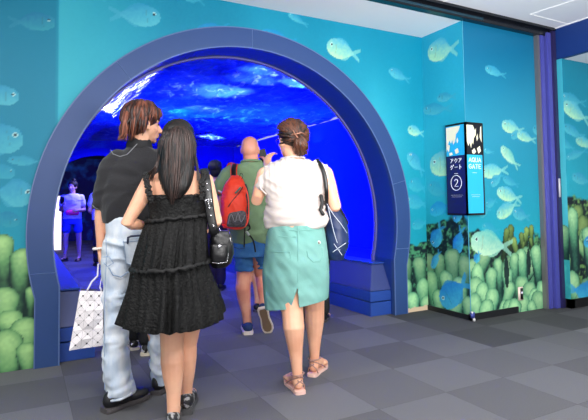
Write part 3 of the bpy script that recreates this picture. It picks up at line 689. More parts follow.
# jeans
bm = bmesh.new()
loft(bm, [s(106, 151, 246, 0, .13), s(105, 153, 238, 0, .13), s(105, 153, 228, 0, .12), s(107, 152, 218, 0, .11)], 28, 4)
loft(bm, [s(106, 135, 393, -.09, .115), s(105.5, 132.5, 383, -.08, .115), s(104, 129.5, 370, -.06, .12), s(103, 128, 345, -.04, .11), s(102.5, 129, 315, -.02, .11), s(102.5, 132, 285, 0, .115), s(102.5, 134, 260, 0, .115), s(104, 134, 240, 0, .115)], 28, 4)
loft(bm, [s(152.5, 168, 382, .10, .09), s(150.5, 166, 365, .08, .09), s(149, 165, 345, .06, .09), s(145, 164, 315, .04, .10), s(136, 160, 285, .02, .11), s(128, 156, 258, 0, .12), s(124, 153, 240, 0, .115)], 28, 4)
P.part('jeans', remesh(bm, .007, 3, (.016, (4.5, 4.5, 8.5), 12)), JEAN)
tb = a(0, 0) # cuff, pockets, folds
bm = bmesh.new(); tube(bm, [a(105.5, 397, -.08), a(110, 401, -.16), a(120, 399.5, -.195), a(130, 394.5, -.16), a(135, 389, -.08)], .008, 6); P.part('hem', bm, JEAN)
def pocket(pts, dy, m, name='back_pocket'):
    bm = bmesh.new(); f = [bm.verts.new(a(x, y, dy)) for x, y in pts]; fa = bm.faces.new(f); r_ = bmesh.ops.extrude_face_region(bm, geom=[fa]); bmesh.ops.translate(bm, vec=(0, .02, 0), verts=[v for v in r_['geom'] if isinstance(v, bmesh.types.BMVert)])
    bmesh.ops.recalc_face_normals(bm, faces=bm.faces); bmesh.ops.bevel(bm, geom=bm.edges[:], offset=.003, segments=1, affect='EDGES'); return P.part(name, bm, m, False)
pk = pocket([(123.5, 240), (140, 238), (139.5, 262), (132, 265.5), (126, 263)], -.138, JEAN)
bm = bmesh.new(); tube(bm, [a(x, y, -.141) for x, y in ((123.5, 241), (126, 263), (132, 265.5), (139.5, 262))], .0022, 5); tube(bm, [a(x, y, -.141) for x, y in ((123, 242.3), (140.5, 240.3))], .0022, 5); o = obj('stitching', bm, JEAND, pk)
bm = bmesh.new(); tube(bm, [a(x, y, -.145) for x, y in ((127.5, 243), (128, 237.5), (131, 236.3), (140.5, 235.5))], .006, 6); P.part('phone_edge', bm, mat('navy_phone_case', S(40, 48, 78), .4))
bm = bmesh.new(); tube(bm, [a(x, y, -.115) for x, y in ((103.5, 257), (109, 256.5), (113.5, 263), (107.5, 266.5), (104, 263))], .0028, 5); tube(bm, [a(x, y, -.13) for x, y in ((109, 268), (113, 275), (121, 277), (128, 272))], .004, 6); tube(bm, [a(x, y, -.12) for x, y in ((106, 240), (106.5, 255), (104.5, 300), (104.5, 390))], .0022, 5); P.part('side_pocket_seam', bm, JEAND)
# shoes
CHK = mat('black_shoe_leather', S(24, 24, 28), .45, bump=.2, bscale=30); SOLK = mat('grey_rubber', S(74, 70, 72), .7)
def shoeat(P, heelpx, toepx, L=None, **kw):
    A, B = heelpx, toepx; A = onZ(*A); B = onZ(*B); inv = P.root.matrix_basis
    A = V(((A-P.o).dot(P.r), (A-P.o).dot(P.d)-0, 0)); B = V(((B-P.o).dot(P.r), (B-P.o).dot(P.d), 0))
    f = (B-A).normalized(); return A, f, V((f.y, -f.x, 0))
# note: local origin is at depth D on the floor
f = fl_.normalized(); f = V((.80, .60, 0)); sd = V((f.y, -f.x, 0)); b = V((al_.x-.01, al_.y-.01, 0)); shoe(P, b+f*.0, f, sd, ZU, CHK, SOLK, L=.30, W=.048, H=.09, st=.028)
f = V((.5, .86, 0)).normalized(); sd = V((f.y, -f.x, 0)); shoe(P, V((ar.x, ar.y, 0)), f, sd, ZU, CHK, SOLK, L=.30, W=.048, H=.09, st=.028)
bm = bmesh.new(); w0 = a(99.5, 248, .045)
for k in range(16):
    an = 2*pi*k/16; ell(bm, w0+V((.033*cos(an), .03*sin(an), .004*cos(an))), .008, None, 8, 6)
P.part('bead_bracelet', bm, mat('white_beads', S(240, 232, 224), .4))
# hair: cap and layered locks
bm = bmesh.new(); f_ = Mh.col[1]; s_ = Mh.col[0]; u_ = Mh.col[2]
ell(bm, Ph(0, -.022, .046), (.092, .100, .094), Mh); ell(bm, Ph(0, -.055, -.01), (.076, .055, .075), Mh)
rr = random.Random(5)
for i in range(260):
    az = rr.uniform(-pi, pi)                      # 0 = face direction
    front = abs(az) < .85
    el0 = rr.uniform(.9, 1.5); ln = rr.uniform(.6, 1.0)
    lo = rr.uniform(-.05, .35) if front else (rr.uniform(-.35, .05) if abs(az) < 1.75 else rr.uniform(-1.35, -.6))
    pts = []
    R = rr.uniform(.98, 1.10); tw = rr.uniform(-.5, .5)
    for k in range(8):
        t = k/7; e = el0+(lo-el0)*t; z_ = az+tw*t*t
        rad = R*(1+.04*sin(pi*t))
        x = .095*rad*cos(e)*sin(z_); y = -.024+.104*rad*cos(e)*cos(z_); z = .044+.100*rad*sin(e)
        if e < -.5: 
            d = (-.5-e); x *= 1+.10*d; y = y*(1+.10*d) ; z = .044-.0479*rad-.085*d
        pts.append(Ph(x, y, z))
    if not front and lo < -.9: pts.append(pts[-1]+(pts[-1]-pts[-2])*.5+(-f_*rr.uniform(.0, .03) if abs(az) > 1.9 else f_*.006)+s_*.01*sin(az)+u_*rr.uniform(-.01, .012))
    strand(bm, pts, rr.uniform(.006, .013), .0012)
for i in range(46):
    x0, x1_, x2 = rr.uniform(122, 130), rr.uniform(120, 128), rr.uniform(117, 127); y2 = rr.uniform(133, 141); d0 = rr.uniform(-.10, -.02)
    strand(bm, [a(x0+2, 112, d0), a(x0, 120, d0-.015), a(x1_, 128, d0-.02), a(x1_-.5, y2-4, d0-.01), a(x2, y2, d0-.015)], rr.uniform(.006, .011), .001)
for i in range(30):
    x2 = rr.uniform(128, 146); y2 = rr.uniform(134, 141) if x2 < 138 else rr.uniform(128, 136); d0 = rr.uniform(-.10, -.08)
    strand(bm, [a(x2+2, 112, d0), a(x2+1, 121, d0-.015), a(x2, 129, d0-.01), a(x2-1.5, y2, d0)], rr.uniform(.006, .010), .001)
for i in range(26):
    y2 = rr.uniform(114, 125); x2 = rr.uniform(157, 163.2) if y2 < 121 else rr.uniform(154, 160); d0 = rr.uniform(-.05, .07)
    strand(bm, [a(147, 105.5, d0*.5), a(155, 106.5, d0*.8), a((x2+159)/2, 110, d0), a(x2, y2, d0*.9)], rr.uniform(.006, .010), .001)
P.part('hair', bm, HAIRRED)

# tote bag with triangular tiles, hanging from his left hand
bm = bmesh.new()
h0 = a(100.5, 262, .045)
tl, trr, bl, br = a(80.5, 290, -.02), a(103, 291, -.02), a(69.5, 349.5, -.02), a(103.5, 345, -.02)
Pw = P.root
bag = bpy.data.objects.new('tote_bag', None); C.objects.link(bag); bag.location = P.root.location; bag.rotation_euler = P.root.rotation_euler
tag(bag, "white tote bag of triangular tiles hanging from the young man's left hand", 'bag')
class Loc:
    def __init__(s, root): s.root = root
    def part(s, name, bm, m, smooth=True, parent=None): return obj(name, bm, m, parent or s.root, smooth)
BG = Loc(bag)
def Q(u, v, d=0): p = (tl.lerp(trr, u)).lerp(bl.lerp(br, u), v); return p+V((0, d-.012*sin(pi*u)*sin(pi*v)-.0, 0))+V((.012*sin(v*9)*0, 0, 0))
nu, nv = 3, 6
rr = random.Random(9); off = {(i, j, sdd): rr.uniform(-.010, .010) for i in range(nu*2+2) for j in range(nv*2+2) for sdd in (0, 1)}
bm = bmesh.new()
for sdd, th in ((0, -.012), (1, .05)):
    g = [[bm.verts.new(Q(i/8, j/14, th+(.003 if sdd == 0 else 0))) for j in range(15)] for i in range(9)]
    for i in range(8):
        for j in range(14): bm.faces.new((g[i][j], g[i+1][j], g[i+1][j+1], g[i][j+1]))
    if sdd == 0: g0 = g
rim0 = [g0[i][0] for i in range(9)]+[g0[8][j] for j in range(1, 15)]+[g0[i][14] for i in range(7, -1, -1)]+[g0[0][j] for j in range(13, 0, -1)]
rim1 = [g[i][0] for i in range(9)]+[g[8][j] for j in range(1, 15)]+[g[i][14] for i in range(7, -1, -1)]+[g[0][j] for j in range(13, 0, -1)]
n = len(rim0)
for i in range(n): bm.faces.new((rim0[i], rim0[(i+1) % n], rim1[(i+1) % n], rim1[i]))
bmesh.ops.recalc_face_normals(bm, faces=bm.faces)
BG.part('lining', bm, mat('tote_mesh_lining', S(60, 52, 64), .7), False)
bm = bmesh.new(); dots = bmesh.new()
def tri(p):
    c = (p[0]+p[1]+p[2])/3; q = [c+(x-c)*.945 for x in p]; f = bm.faces.new([bm.verts.new(x) for x in q]); r_ = bmesh.ops.extrude_face_region(bm, geom=[f]); bmesh.ops.translate(bm, vec=(0, -.004, 0), verts=[v for v in r_['geom'] if isinstance(v, bmesh.types.BMVert)])
for i in range(nu):
    for j in range(nv):
        N = lambda x, y: Q(x/nu, y/nv, -.017+off[(int(x*2), int(y*2), 0)])
        c4 = [N(i, j), N(i+1, j), N(i+1, j+1), N(i, j+1)]; cc = N(i+.5, j+.5)
        for k in range(4): tri([c4[k], c4[(k+1) % 4], cc])
        ell(dots, cc+V((0, -.006, 0)), (.0048, .003, .0048), None, 8, 6)
bmesh.ops.recalc_face_normals(bm, faces=bm.faces); k0 = len(bm.faces); merge(bm, dots); bm.faces.ensure_lookup_table()
for f in bm.faces[k0:]: f.material_index = 1
o = BG.part('tile_panel', bm, mat('white_satin_tiles', S(244, 238, 240), .35), False); o.data.materials.append(mat('black_studs', S(34, 28, 36), .4))
for o_ in (.0, .035):
    bm = bmesh.new(); tube(bm, [Q(.3, 0, o_), Q(.45, -.15, o_*.8)+V((.0, 0, 0)), a(97.5, 276, .02+o_*.5), h0+V((-.012, 0, -.012)), h0+V((.004, 0, -.004)), h0+V((.012, 0, -.014)), a(101.6, 278, .02+o_*.5), Q(.85, -.06, o_), Q(.92, 0, o_)], [(.005, .003)]*9, 6); BG.part('handle', bm, mat('white_strap', S(226, 220, 226), .5))

# ---------- woman in the black dress
P = Person(179, 422, 'woman in a tiered black dress with long dark hair, seen from behind'); a = P.a; s = P.sec
DRESS = mat('black_jacquard', S(8, 8, 9), .7, col2=S(32, 33, 32), cscale=1, cstretch=(70, 70, 100), bump=.9, bscale=90, sheen=.0, lohi=(.48, .7), spec=.3)
BLKT = mat('black_trim', S(14, 14, 15), .7)
hc = a(178.5, 141, .01); fd = V((-.15, 1, 0)); bm = bmesh.new()
Ph, Mh = head(bm, hc, fd, .93)
tube(bm, [hc+V((0, -.01, -.05)), a(179, 160, 0), a(179, 172, 0)], [.048, .047, .058], 14)
loft(bm, [s(156, 202, 250, 0, .11), s(155, 203, 235, 0, .11), s(158, 199, 214, 0, .09), s(152, 202, 196, 0, .10), s(150, 204, 184, 0, .10), s(152, 204, 177, 0, .075), s(160, 197, 171.5, 0, .06), s(170, 188, 168, 0, .045)], 28, 4)
shl, el1, wr1 = a(150, 183, 0), a(127, 222.5, -.03), a(146, 226, .10)
shr, el2, wr2 = a(205, 181, 0), a(216.5, 221, -.01), a(209, 226, .2)
arm(bm, shl, el1, wr1, .86); arm(bm, shr, el2, wr2, .86)
hand(bm, wr1, V((.8, .6, .05)), V((-.2, -.3, -1)), -1, 25, .88); hand(bm, wr2, V((-.3, .95, 0)), V((0, 0, -1)), 1, 30, .88)
kn1, an1 = a(172, 350, .02), a(173.5, 410, .0); kn2, an2 = a(187, 344, .10), a(186, 399, .14)
limb(bm, (a(170, 262, 0), .088), (a(171, 300, .01), .078), (a(172, 328, .02), .066), (kn1, .060), (a(172.5, 362, 0), .062), (a(173, 376, 0), .054), (a(173.8, 392, 0), .039), (an1, .034), (a(173.5, 416, 0), .034))
limb(bm, (a(189, 262, 0), .088), (a(190, 300, .04), .078), (a(189.5, 325, .08), .064), (kn2, .055), (a(186.5, 358, .10), .056), (a(186, 372, .11), .050), (a(186, 388, .13), .036), (an2, .032))
foot(bm, a(173.5, 417, 0), V((.1, 1, 0)), 0.0, .23); foot(bm, an2, V((.15, 1, 0)), .03, .23)
P.part('body', remesh(bm, .0055, 3), SKIN)
def gather(nf, amp0, amp1, seed, ragged=0):
    r_ = random.Random(seed); fr = [(nf*r_.uniform(.6, 1.35), r_.uniform(0, 6.28), r_.uniform(.4, 1)) for _ in range(5)]; nr = sum(q[2] for q in fr)
    def f(th, t):     # t 0 bottom .. 1 top
        v = sum(w*sin(round(k)*th+p+.5*sin(3*t+p)) for k, p, w in fr)/nr; v = v if v > 0 else v*.6
        A = amp0+(amp1-amp0)*t
        return 1-A*.75+A*v*1.5, ragged*(1-t)*v
    return f
def tier(name, secs, fold, m=None, seg=140, parent=None):
    bm = bmesh.new(); loft(bm, secs, seg, 6, fold, caps=False); o = P.part(name, bm, m or DRESS, True, parent)
    sd = o.modifiers.new('t', 'SOLIDIFY'); sd.thickness = .003; return o
# bodice
bm = bmesh.new()
loft(bm, [s(148, 207, 221, 0, .112), s(149.5, 206, 213, 0, .106), s(148.5, 206.5, 203, 0, .112), s(147.5, 206, 198, .0, .114), s(147.8, 205.7, 195, .0, .113)], 40, 4, None, True)
P.part('bodice', remesh(bm, .007, 2, (.005, (14, 10, 12), 4)), DRESS)
tier('upper_skirt_tier', [s(131.5, 209.5, 267, 0, .23), s(136, 209, 250, 0, .20), s(140.5, 208.5, 235, 0, .165), s(145, 208, 224, 0, .135), s(146.5, 208, 218.5, 0, .117)], gather(32, .16, .07, 1))
tier('lower_skirt_tier', [s(117, 224.5, 322, 0, .30), s(120, 222.5, 310, 0, .285), s(125, 218, 292, 0, .26), s(129, 213, 276, 0, .24), s(131, 210, 264, 0, .225)], gather(24, .20, .07, 2, .035))
def ruffle(name, xl, xr, y0, y1, dy, ry, r, seed):
    bm = bmesh.new(); r_ = random.Random(seed); A, B = a(xl, y0, dy), a(xr, y1, dy); c = (A+B)/2; rx = (B-A).length/2; n = 90; pts = []; rad = []
    for k in range(n+1):
        th = 2*pi*k/n; z = c.z+(B.z-A.z)/2*cos(th)+r_.uniform(-.006, .006); q = 1+.012*sin(th*23)+r_.uniform(-.008, .008)
        pts.append(V((c.x+rx*cos(th)*q, c.y+ry*sin(th)*q, z))); rad.append(r*r_.uniform(.6, 1.35))
    tube(bm, pts, rad, 7); P.part(name, bm, BLKT)
ruffle('waist_ruffle', 146, 209, 221, 214, 0, .124, .010, 3); ruffle('tier_ruffle', 131.5, 210, 269.5, 259.5, 0, .236, .012, 4)
ruffle('top_ruffle', 148, 206, 199.5, 194.5, 0, .116, .004, 5)
# floral shoulder straps
for name, pts in (('left_strap', ((151, 201, -.10), (149.5, 195, -.108), (148.3, 188, -.10), (146.5, 182, -.085), (146, 176, -.06), (147.5, 173, -.02))), ('right_strap', ((201, 198, -.11), (202.5, 191, -.108), (202, 184, -.10), (203, 178, -.08), (204, 173, -.04), (204, 171.5, 0)))):
    bm = bmesh.new(); r_ = random.Random(2); L = cr([tuple(a(*q)) for q in pts], 4)
    for i, q in enumerate(L):
        c = V(q); 
        for k in range(5): ell(bm, c+V((r_.uniform(-.012, .012), r_.uniform(-.008, .004), r_.uniform(-.008, .008))), (r_.uniform(.005, .010), .005, r_.uniform(.005, .010)), Matrix.Rotation(r_.uniform(0, 3), 3, 'Y'), 7, 5)
    P.part('shoulder_strap', bm, BLKT)
# hair
bm = bmesh.new(); ell(bm, hc+V((0, -.010, .03)), (.090, .090, .094)); r_ = random.Random(8)
loft(bm, [s(168, 180, 200, -.12, .015), s(163, 189, 190, -.125, .028), s(159.5, 193.5, 178, -.11, .045), s(159, 195, 165, -.08, .062), s(159.5, 195, 152, -.05, .075), s(160, 195, 142, -.02, .09), s(165, 191.5, 132, 0, .08), s(174, 184, 127, 0, .04)], 26, 4)
bm = remesh(bm, .009, 3)
crown = hc+V((.012, -.01, .128))
for i in range(330):
    u = r_.uniform(-1, 1); depth = r_.choice((0, 0, 1)); w = u
    yend = 203-22*abs(u+.18)**1.3+r_.uniform(-14, 4)
    if r_.random() < .25: yend -= r_.uniform(5, 22)
    xe = 171+ (14 if u > 0 else 11)*u+r_.uniform(-1.5, 1.5)
    def X(y):    # silhouette half width at pixel row
        c, h = np.interp(y, [123, 127, 133, 142, 152, 165, 178, 190, 204], [179.5, 179, 178, 177.5, 177.3, 177, 176, 175, 173]), np.interp(y, [123, 127, 133, 142, 152, 165, 178, 190, 204], [1.5, 9, 14.5, 17.6, 18.2, 18.4, 17.5, 14.5, 7])
        return c, h
    def Dp(y): return np.interp(y, [123, 127, 133, 142, 152, 165, 178, 190, 204], [-.03, -.088, -.108, -.122, -.130, -.142, -.155, -.155, -.135])
    pts = []; ph = r_.uniform(0, 6)
    for k in range(12):
        t = k/11; y = 123.6+(yend-123.6)*t
        c, h = X(y); x = c+h*u*(1.0+.03*sin(ph+5*t)); cur = sqrt(max(0, 1-(u*.96)**2)); dd = Dp(y)*(.25+.75*cur)+.03*(1-cur)*(1)-.004*sin(ph+4*t)
        if depth and y < 175: dd *= .98
        pts.append(a(x, y, dd))
    strand(bm, pts, r_.uniform(.0055, .0095), .001)
# locks spread over her left shoulder
for i in range(22):
    e = r_.uniform(0, 1); pts = [a(160, 150, -.05), a(159-1.5*e, 160, -.09), a(157-3*e, 168, -.105), a(154-6*e, 173+3*(1-e), -.09+.05*e), a(149-8*e+4, 178+4*r_.random(), -.07+.06*e)]; strand(bm, [V(q) for q in cr([tuple(p) for p in pts], 3)], .004, .001)
for i in range(10):
    e = r_.uniform(0, 1); pts = [a(195, 152, -.05), a(196+e, 162, -.08), a(197+2*e, 172, -.09), a(197+4*e, 180+5*e, -.10)]; strand(bm, [V(q) for q in cr([tuple(p) for p in pts], 3)], .005, .001)
P.part('hair', bm, HAIRBLACK)
SNK = mat('patterned_sneaker', S(26, 26, 28), .6, col2=S(150, 150, 150), cscale=38, lohi=(.5, .56))
f = V((.15, 1, 0)).normalized(); sd = V((f.y, -f.x, 0)); shoe(P, V((an2.x+.005, an2.y+.0, 0)), f, sd, ZU, SNK, mat('grey_sole', S(70, 70, 72), .7), L=.25, W=.045, H=.085, st=.03)
b1 = a(173.5, 417, 0); f = V((.1, 1, 0)).normalized(); sd = V((f.y, -f.x, 0)); shoe(P, V((b1.x, b1.y, 0-.0)), f, sd, ZU, SNK, SOLK, L=.25, W=.042, H=.05, st=.02)
# her shoulder bag
bag = bpy.data.objects.new('shoulder_bag', None); C.objects.link(bag); bag.location = P.root.location; bag.rotation_euler = P.root.rotation_euler
tag(bag, "small black leather bag hanging on a wide studded strap from the black-dressed woman's right shoulder", 'bag'); BG = Loc(bag)
LEA = mat('black_leather', S(15, 15, 17), .35, bump=.25, bscale=40)
bm = bmesh.new(); loft(bm, [s(213, 226, 268, -.02, .03), s(209.5, 232, 262, -.02, .055), s(209, 233.5, 250, -.02, .062), s(210, 232, 240, -.02, .055), s(212, 229, 231, -.02, .035)], 24, 4, None, True, 2.8)
bg = BG.part('bag_body', remesh(bm, .006, 4, (.004, (9, 9, 12), 2)), LEA)
bm = bmesh.new(); loft(bm, [s(212, 226, 262, -.085, .016), s(211, 228, 256, -.085, .022), s(211, 228, 247, -.085, .020), s(212.5, 226, 244, -.085, .012)], 20, 3, None, True, 3); BG.part('front_pocket', bm, LEA)
STL = mat('steel', S(205, 205, 210), .25, metal=1)
bm = bmesh.new(); tube(bm, [a(230, 238, -.06), a(231.5, 245, -.065), a(232.5, 254, -.06), a(232, 259, -.05)], .0028, 6); tube(bm, [a(212, 262.5, -.10), a(219, 263.5, -.105), a(227, 262, -.10)], .0015, 5); tube(bm, [a(230, 238, -.06), a(229, 250, -.07), a(227, 262, -.10)], .0015, 5); BG.part('zip', bm, STL); bm = bmesh.new(); ell(bm, a(219.5, 246.5, -.115), (.011, .006, .011)); BG.part('stud', bm, STL)
sp_ = [(203.5, 169, .02), (204.8, 173, -.03), (206, 180, -.075), (207.5, 190, -.085), (209, 203, -.085), (211, 217, -.08), (213.5, 229, -.075), (215, 234, -.06)]
bm = bmesh.new(); L = [a(*q) for q in sp_]; tube(bm, [V(q) for q in cr([tuple(p) for p in L], 4)], [(.024, .0045)]*29, 10, V((0, 1, 0))); BG.part('strap', bm, LEA)
bm = bmesh.new()
for i, (x, y, d_) in enumerate(((206.7, 184, -.088), (207.8, 190, -.092), (209.2, 208, -.092), (210.8, 215.5, -.09), (213.5, 226, -.086))): bm = bmesh.new(); ell(bm, a(x, y, d_), (.006, .004, .006), None, 10, 6); BG.part('stud', bm, STL)
bm = bmesh.new()
B = [a(x, y, -.100) for x, y in ((205.2, 200), (211.2, 199), (212, 206), (206, 207), (205.2, 200))]; tube(bm, B, .003, 6); tube(bm, [a(208.3, 199.6, -.100), a(209, 206.5, -.100)], .0025, 6)
BG.part('buckle', bm, STL)
bm = bmesh.new(); tube(bm, [a(219, 228, -.04), a(222, 234, -.05), a(226, 244, -.05)], .0025, 5); BG.part('cord', bm, STL)

# ---------- woman in white blouse and mint skirt
P = Person(306, 384, 'woman in a white blouse and mint green pencil skirt, hair clipped up'); a = P.a; s = P.sec
BLOU = mat('white_cotton', S(210, 199, 193), .85, bump=.15, bscale=120, sheen=.1, spec=.2)
MINT = mat('mint_twill', S(124, 174, 166), .85, col2=S(110, 162, 154), cscale=5, bump=.12, bscale=160, spec=.2); MINTD = mat('mint_seam', S(112, 166, 158), .85)
hc = a(290, 141, 0); fd = V((-.62, .8, -.02)); bm = bmesh.new()
Ph, Mh = head(bm, hc, fd, .93)
tube(bm, [hc+V((0, -.01, -.05)), a(293, 156, 0), a(294, 166, 0)], [.050, .052, .065], 14)
loft(bm, [s(270, 322, 245, 0, .13), s(269, 324, 228, 0, .13), s(272, 320, 205, 0, .12), s(268, 322, 185, 0, .12), s(266, 325, 173, 0, .10), s(275, 314, 165, 0, .07), s(285, 303, 160, 0, .05)], 28, 4)
el1 = a(256.5, 201, .02); wr1 = a(267, 168, .20)
arm(bm, a(265, 175, 0), el1, wr1, .98); hand(bm, wr1, V((.12, .12, 1)), V((.75, .6, .0)), 1, 32, .95, 4, 40)
el2 = a(335.5, 206, -.01); wr2 = a(325, 217, .22)
arm(bm, a(325, 174, 0), el2, wr2, 1.0); hand(bm, wr2, V((-.5, .8, 0)), V((0, 0, -1)), 1, 35, .92)
an1 = P.g(298, 391)+V((0, 0, .10)); an2 = P.g(315, 374)+V((0, 0, .10)); an1.x = a(297.5, 378, an1.y).x; an2.x = a(314.5, 359.5, an2.y).x
for (hx, k_, c_, m_, an_, fy) in (((288, 245), (292.5, 312), (293.8, 328), (295.5, 350), an1, an1.y), ((309, 245), (314.3, 306), (314.5, 320), (314.5, 340), an2, an2.y)):
    limb(bm, (a(*hx, 0), .10), (a((hx[0]+k_[0])/2, 285, fy*.4), .086), (a(*k_, fy*.8), .068), (a(*c_, fy-.015), .066), (a(*m_, fy), .045), (an_.lerp(a(*m_, fy), .3), .034), (an_, .031), (an_+V((0, 0, -.03)), .035))
f1, f2 = V((-.35, 1, 0)).normalized(), V((.40, 1, 0)).normalized()
fo = []
for an_, f, zz in ((an1, f1, 0), (an2, f2, 0)): fo.append(foot(bm, V((an_.x, an_.y, an_.z)), f, .018, .225))
P.part('body', remesh(bm, .0055, 2), SKIN)
# blouse
def plait(th, t): return 1+.012*sin(th*34)*t+.004*sin(th*21+4*t)
bm = bmesh.new()
loft(bm, [s(266.5, 325, 227, 0, .135), s(264.8, 328, 221, 0, .155), s(265.5, 326, 211, 0, .150), s(267, 324, 202, 0, .138), s(264, 325, 190, 0, .138), s(262.5, 326.5, 180, 0, .135), s(263.5, 325, 172, 0, .12), s(269, 319, 165.5, 0, .095), s(279, 310, 160.5, 0, .07), s(284, 304.5, 158, 0, .062)], 96, 5)
limb(bm, (a(274, 171, 0), .062), (a(268, 177, 0), .060), (a(263.5, 185, 0), .048))
limb(bm, (a(316, 170, 0), .062), (a(322, 174, 0), .058), (a(326.3, 179, 0), .046))
bm = remesh(bm, .0065, 4, (.014, (4, 5, 9), 23)); z0, z1 = a(300, 175, 0).z, a(300, 158, 0).z
for v in bm.verts:      # gathers radiating from the neckline
    k = max(0, min(1, (v.co.z-a(300, 205, 0).z)/(z1-a(300, 205, 0).z))); n_ = V((v.co.x-a(294, 170, 0).x, 0, 0)).x
    v.co += v.normal*.0028*k*sin(n_*150*(1.15-k*.15)+noise.noise(v.co*6)*3)
    w_ = max(0, 1-abs(v.co.z-a(300, 210, 0).z)/.13); v.co += v.normal*.009*w_*sin((v.co.z+.06*noise.noise(v.co*5))*95+v.co.x*9)*(.5+noise.noise(v.co*4))
P.part('blouse', bm, BLOU)
bm = bmesh.new(); c0 = a(294.2, 158.3, .0)
tube(bm, [c0+V((.066*cos(t_*2*pi/40), .064*sin(t_*2*pi/40), -.006*sin(t_*2*pi/40)+.0025*sin(t_*9))) for t_ in range(41)], [.0065]*41, 6); P.part('neck_band', bm, BLOU)
for xx, pts in ((0, ((257.6, 181, -.02), (261, 189, -.065), (266, 194, -.075))), (1, ((331, 178.5, -.02), (328, 184, -.062), (325, 187, -.07)))): 
    bm = bmesh.new(); tube(bm, [a(*q) for q in pts], .005, 6); P.part('sleeve_hem', bm, BLOU)
# skirt
bm = bmesh.new(); seg = 420
SK = [s(265, 328.5, 303, 0, .150), s(263.5, 329, 290, 0, .158), s(262.5, 329, 272, 0, .165), s(264, 328, 256, 0, .168), s(265.5, 326.5, 243, 0, .162), s(267, 325, 233, 0, .15), s(269, 323, 225, 0, .135)]
def skf(th, t): 
    v = .006*sin(th*9+7*t)*(1-t)+.004*sin(th*17+3)*(1-t); return 1+v, (-.035*cos(th)+0)*(1-t)**2*-1
loft(bm, SK, seg, 24, skf, caps=False)
slx = a(298, 300, 0).x; zt_ = a(298, 284, 0).z; zb_ = a(298, 306, 0).z
for f in list(bm.faces):
    c = f.calc_center_median()
    if c.y < 0 and c.z < zt_ and abs(c.x-slx-.02*(zt_-c.z)/(zt_-zb_)*-1) < .030*(zt_-c.z)/(zt_-zb_)+.001: bm.faces.remove(f)
for v in bm.verts:
    w_ = noise.noise(V((v.co.x*9, v.co.y*6, v.co.z*11)))+.5*noise.noise(V((v.co.x*20+v.co.z*14, v.co.y*8, v.co.z*12))); v.co.y += -.014*w_; 
o = P.part('skirt', bm, MINT); sd = o.modifiers.new('t', 'SOLIDIFY'); sd.thickness = .004
def yat(px, py, e=.004):   # local y of the skirt's back at a pixel
    z = a(px, py, 0).z; L = cr(SK, 7); zz = [q[0] for q in L]; i = min(range(len(L)), key=lambda k: abs(L[k][0]-z)); c, rx, ry = L[i][1], L[i][3], L[i][4]; x = a(px, py, 0).x
    return -ry*sqrt(max(0, 1-((x-c)/rx)**2))-e
def seam(name, pts, r, m): 
    bm = bmesh.new(); tube(bm, [a(x, y, yat(x, y)) for x, y in pts], r, 6); return P.part(name, bm, m)
seam('centre_seam', [(298, y) for y in range(227, 285, 5)], .0022, MINTD)
seam('back_pocket', [(270, 251.5), (280, 252), (290, 251.5), (291, 258), (287, 262), (280, 263)], .0022, MINTD); seam('back_pocket', [(307, 251), (308, 257), (313, 262), (320, 261.5), (323, 255), (322, 248)], .0022, MINTD)
seam('dart', [(271, 236), (282, 236.5), (296, 237)], .0016, MINTD); seam('waistband_seam', [(271, 230), (284, 230.5), (298, 230.5), (312, 230), (322, 229)], .0016, MINTD)
bm = bmesh.new(); ell(bm, a(319, 242.5, yat(319, 242.5, .006)), (.010, .004, .011), None, 12, 8); lb = P.part('badge', bm, mat('badge_cream', S(236, 228, 214), .5))
bm = bmesh.new(); ell(bm, a(319, 242.8, yat(319, 242.5, .010)), (.005, .003, .007), None, 10, 6); obj('badge_mark', bm, mat('badge_dark', S(60, 30, 26), .5), lb)
# sandals
SAND = mat('pale_pink_leather', S(238, 196, 182), .5); SANDG = mat('taupe_leather', S(172, 132, 120), .4)
for (b, f, sd_, u, M_) in fo:
    b = V((b.x, b.y, 0)); bm = bmesh.new(); prof = [(-.068, .018), (-.06, .032), (-.03, .037), (.03, .034), (.09, .042), (.13, .046), (.17, .036), (.185, .014)]
    pts = [b+f*p_-f*.0+sd_*w for p_, w in prof]+[b+f*p_-sd_*w for p_, w in prof[::-1]]
    lo = [bm.verts.new(p_) for p_ in pts]; hi = [bm.verts.new(p_+V((0, 0, .019))) for p_ in pts]; n = len(lo); bm.faces.new(lo[::-1]); bm.faces.new(hi)
    for i in range(n): bm.faces.new((lo[i], lo[(i+1) % n], hi[(i+1) % n], hi[i]))
    bmesh.ops.recalc_face_normals(bm, faces=bm.faces); so = P.part('sandal', bm, SAND, False)
    bm = bmesh.new(); an_ = b+V((0, 0, .105))
    tube(bm, [an_+V((.040*cos(t_*pi/9), .042*sin(t_*pi/9), .004*cos(t_*pi/9))) for t_ in range(19)], [(.004, .0045)]*19, 6)
    for sg in (-1, 1):
        tube(bm, [b+f*.10+sd_*sg*.043+u*.02, b+f*.04+sd_*sg*.034+u*.055, b-f*.02+sd_*sg*.03+u*.082, b-f*.045+sd_*sg*-.01+u*.10], .0042, 6)
        tube(bm, [b-f*.03+sd_*sg*.035+u*.02, b-f*.04+sd_*sg*.028+u*.05, b-f*.045-sd_*sg*.012+u*.078], .0042, 6)
    obj('ankle_strap', bm, SANDG, so)
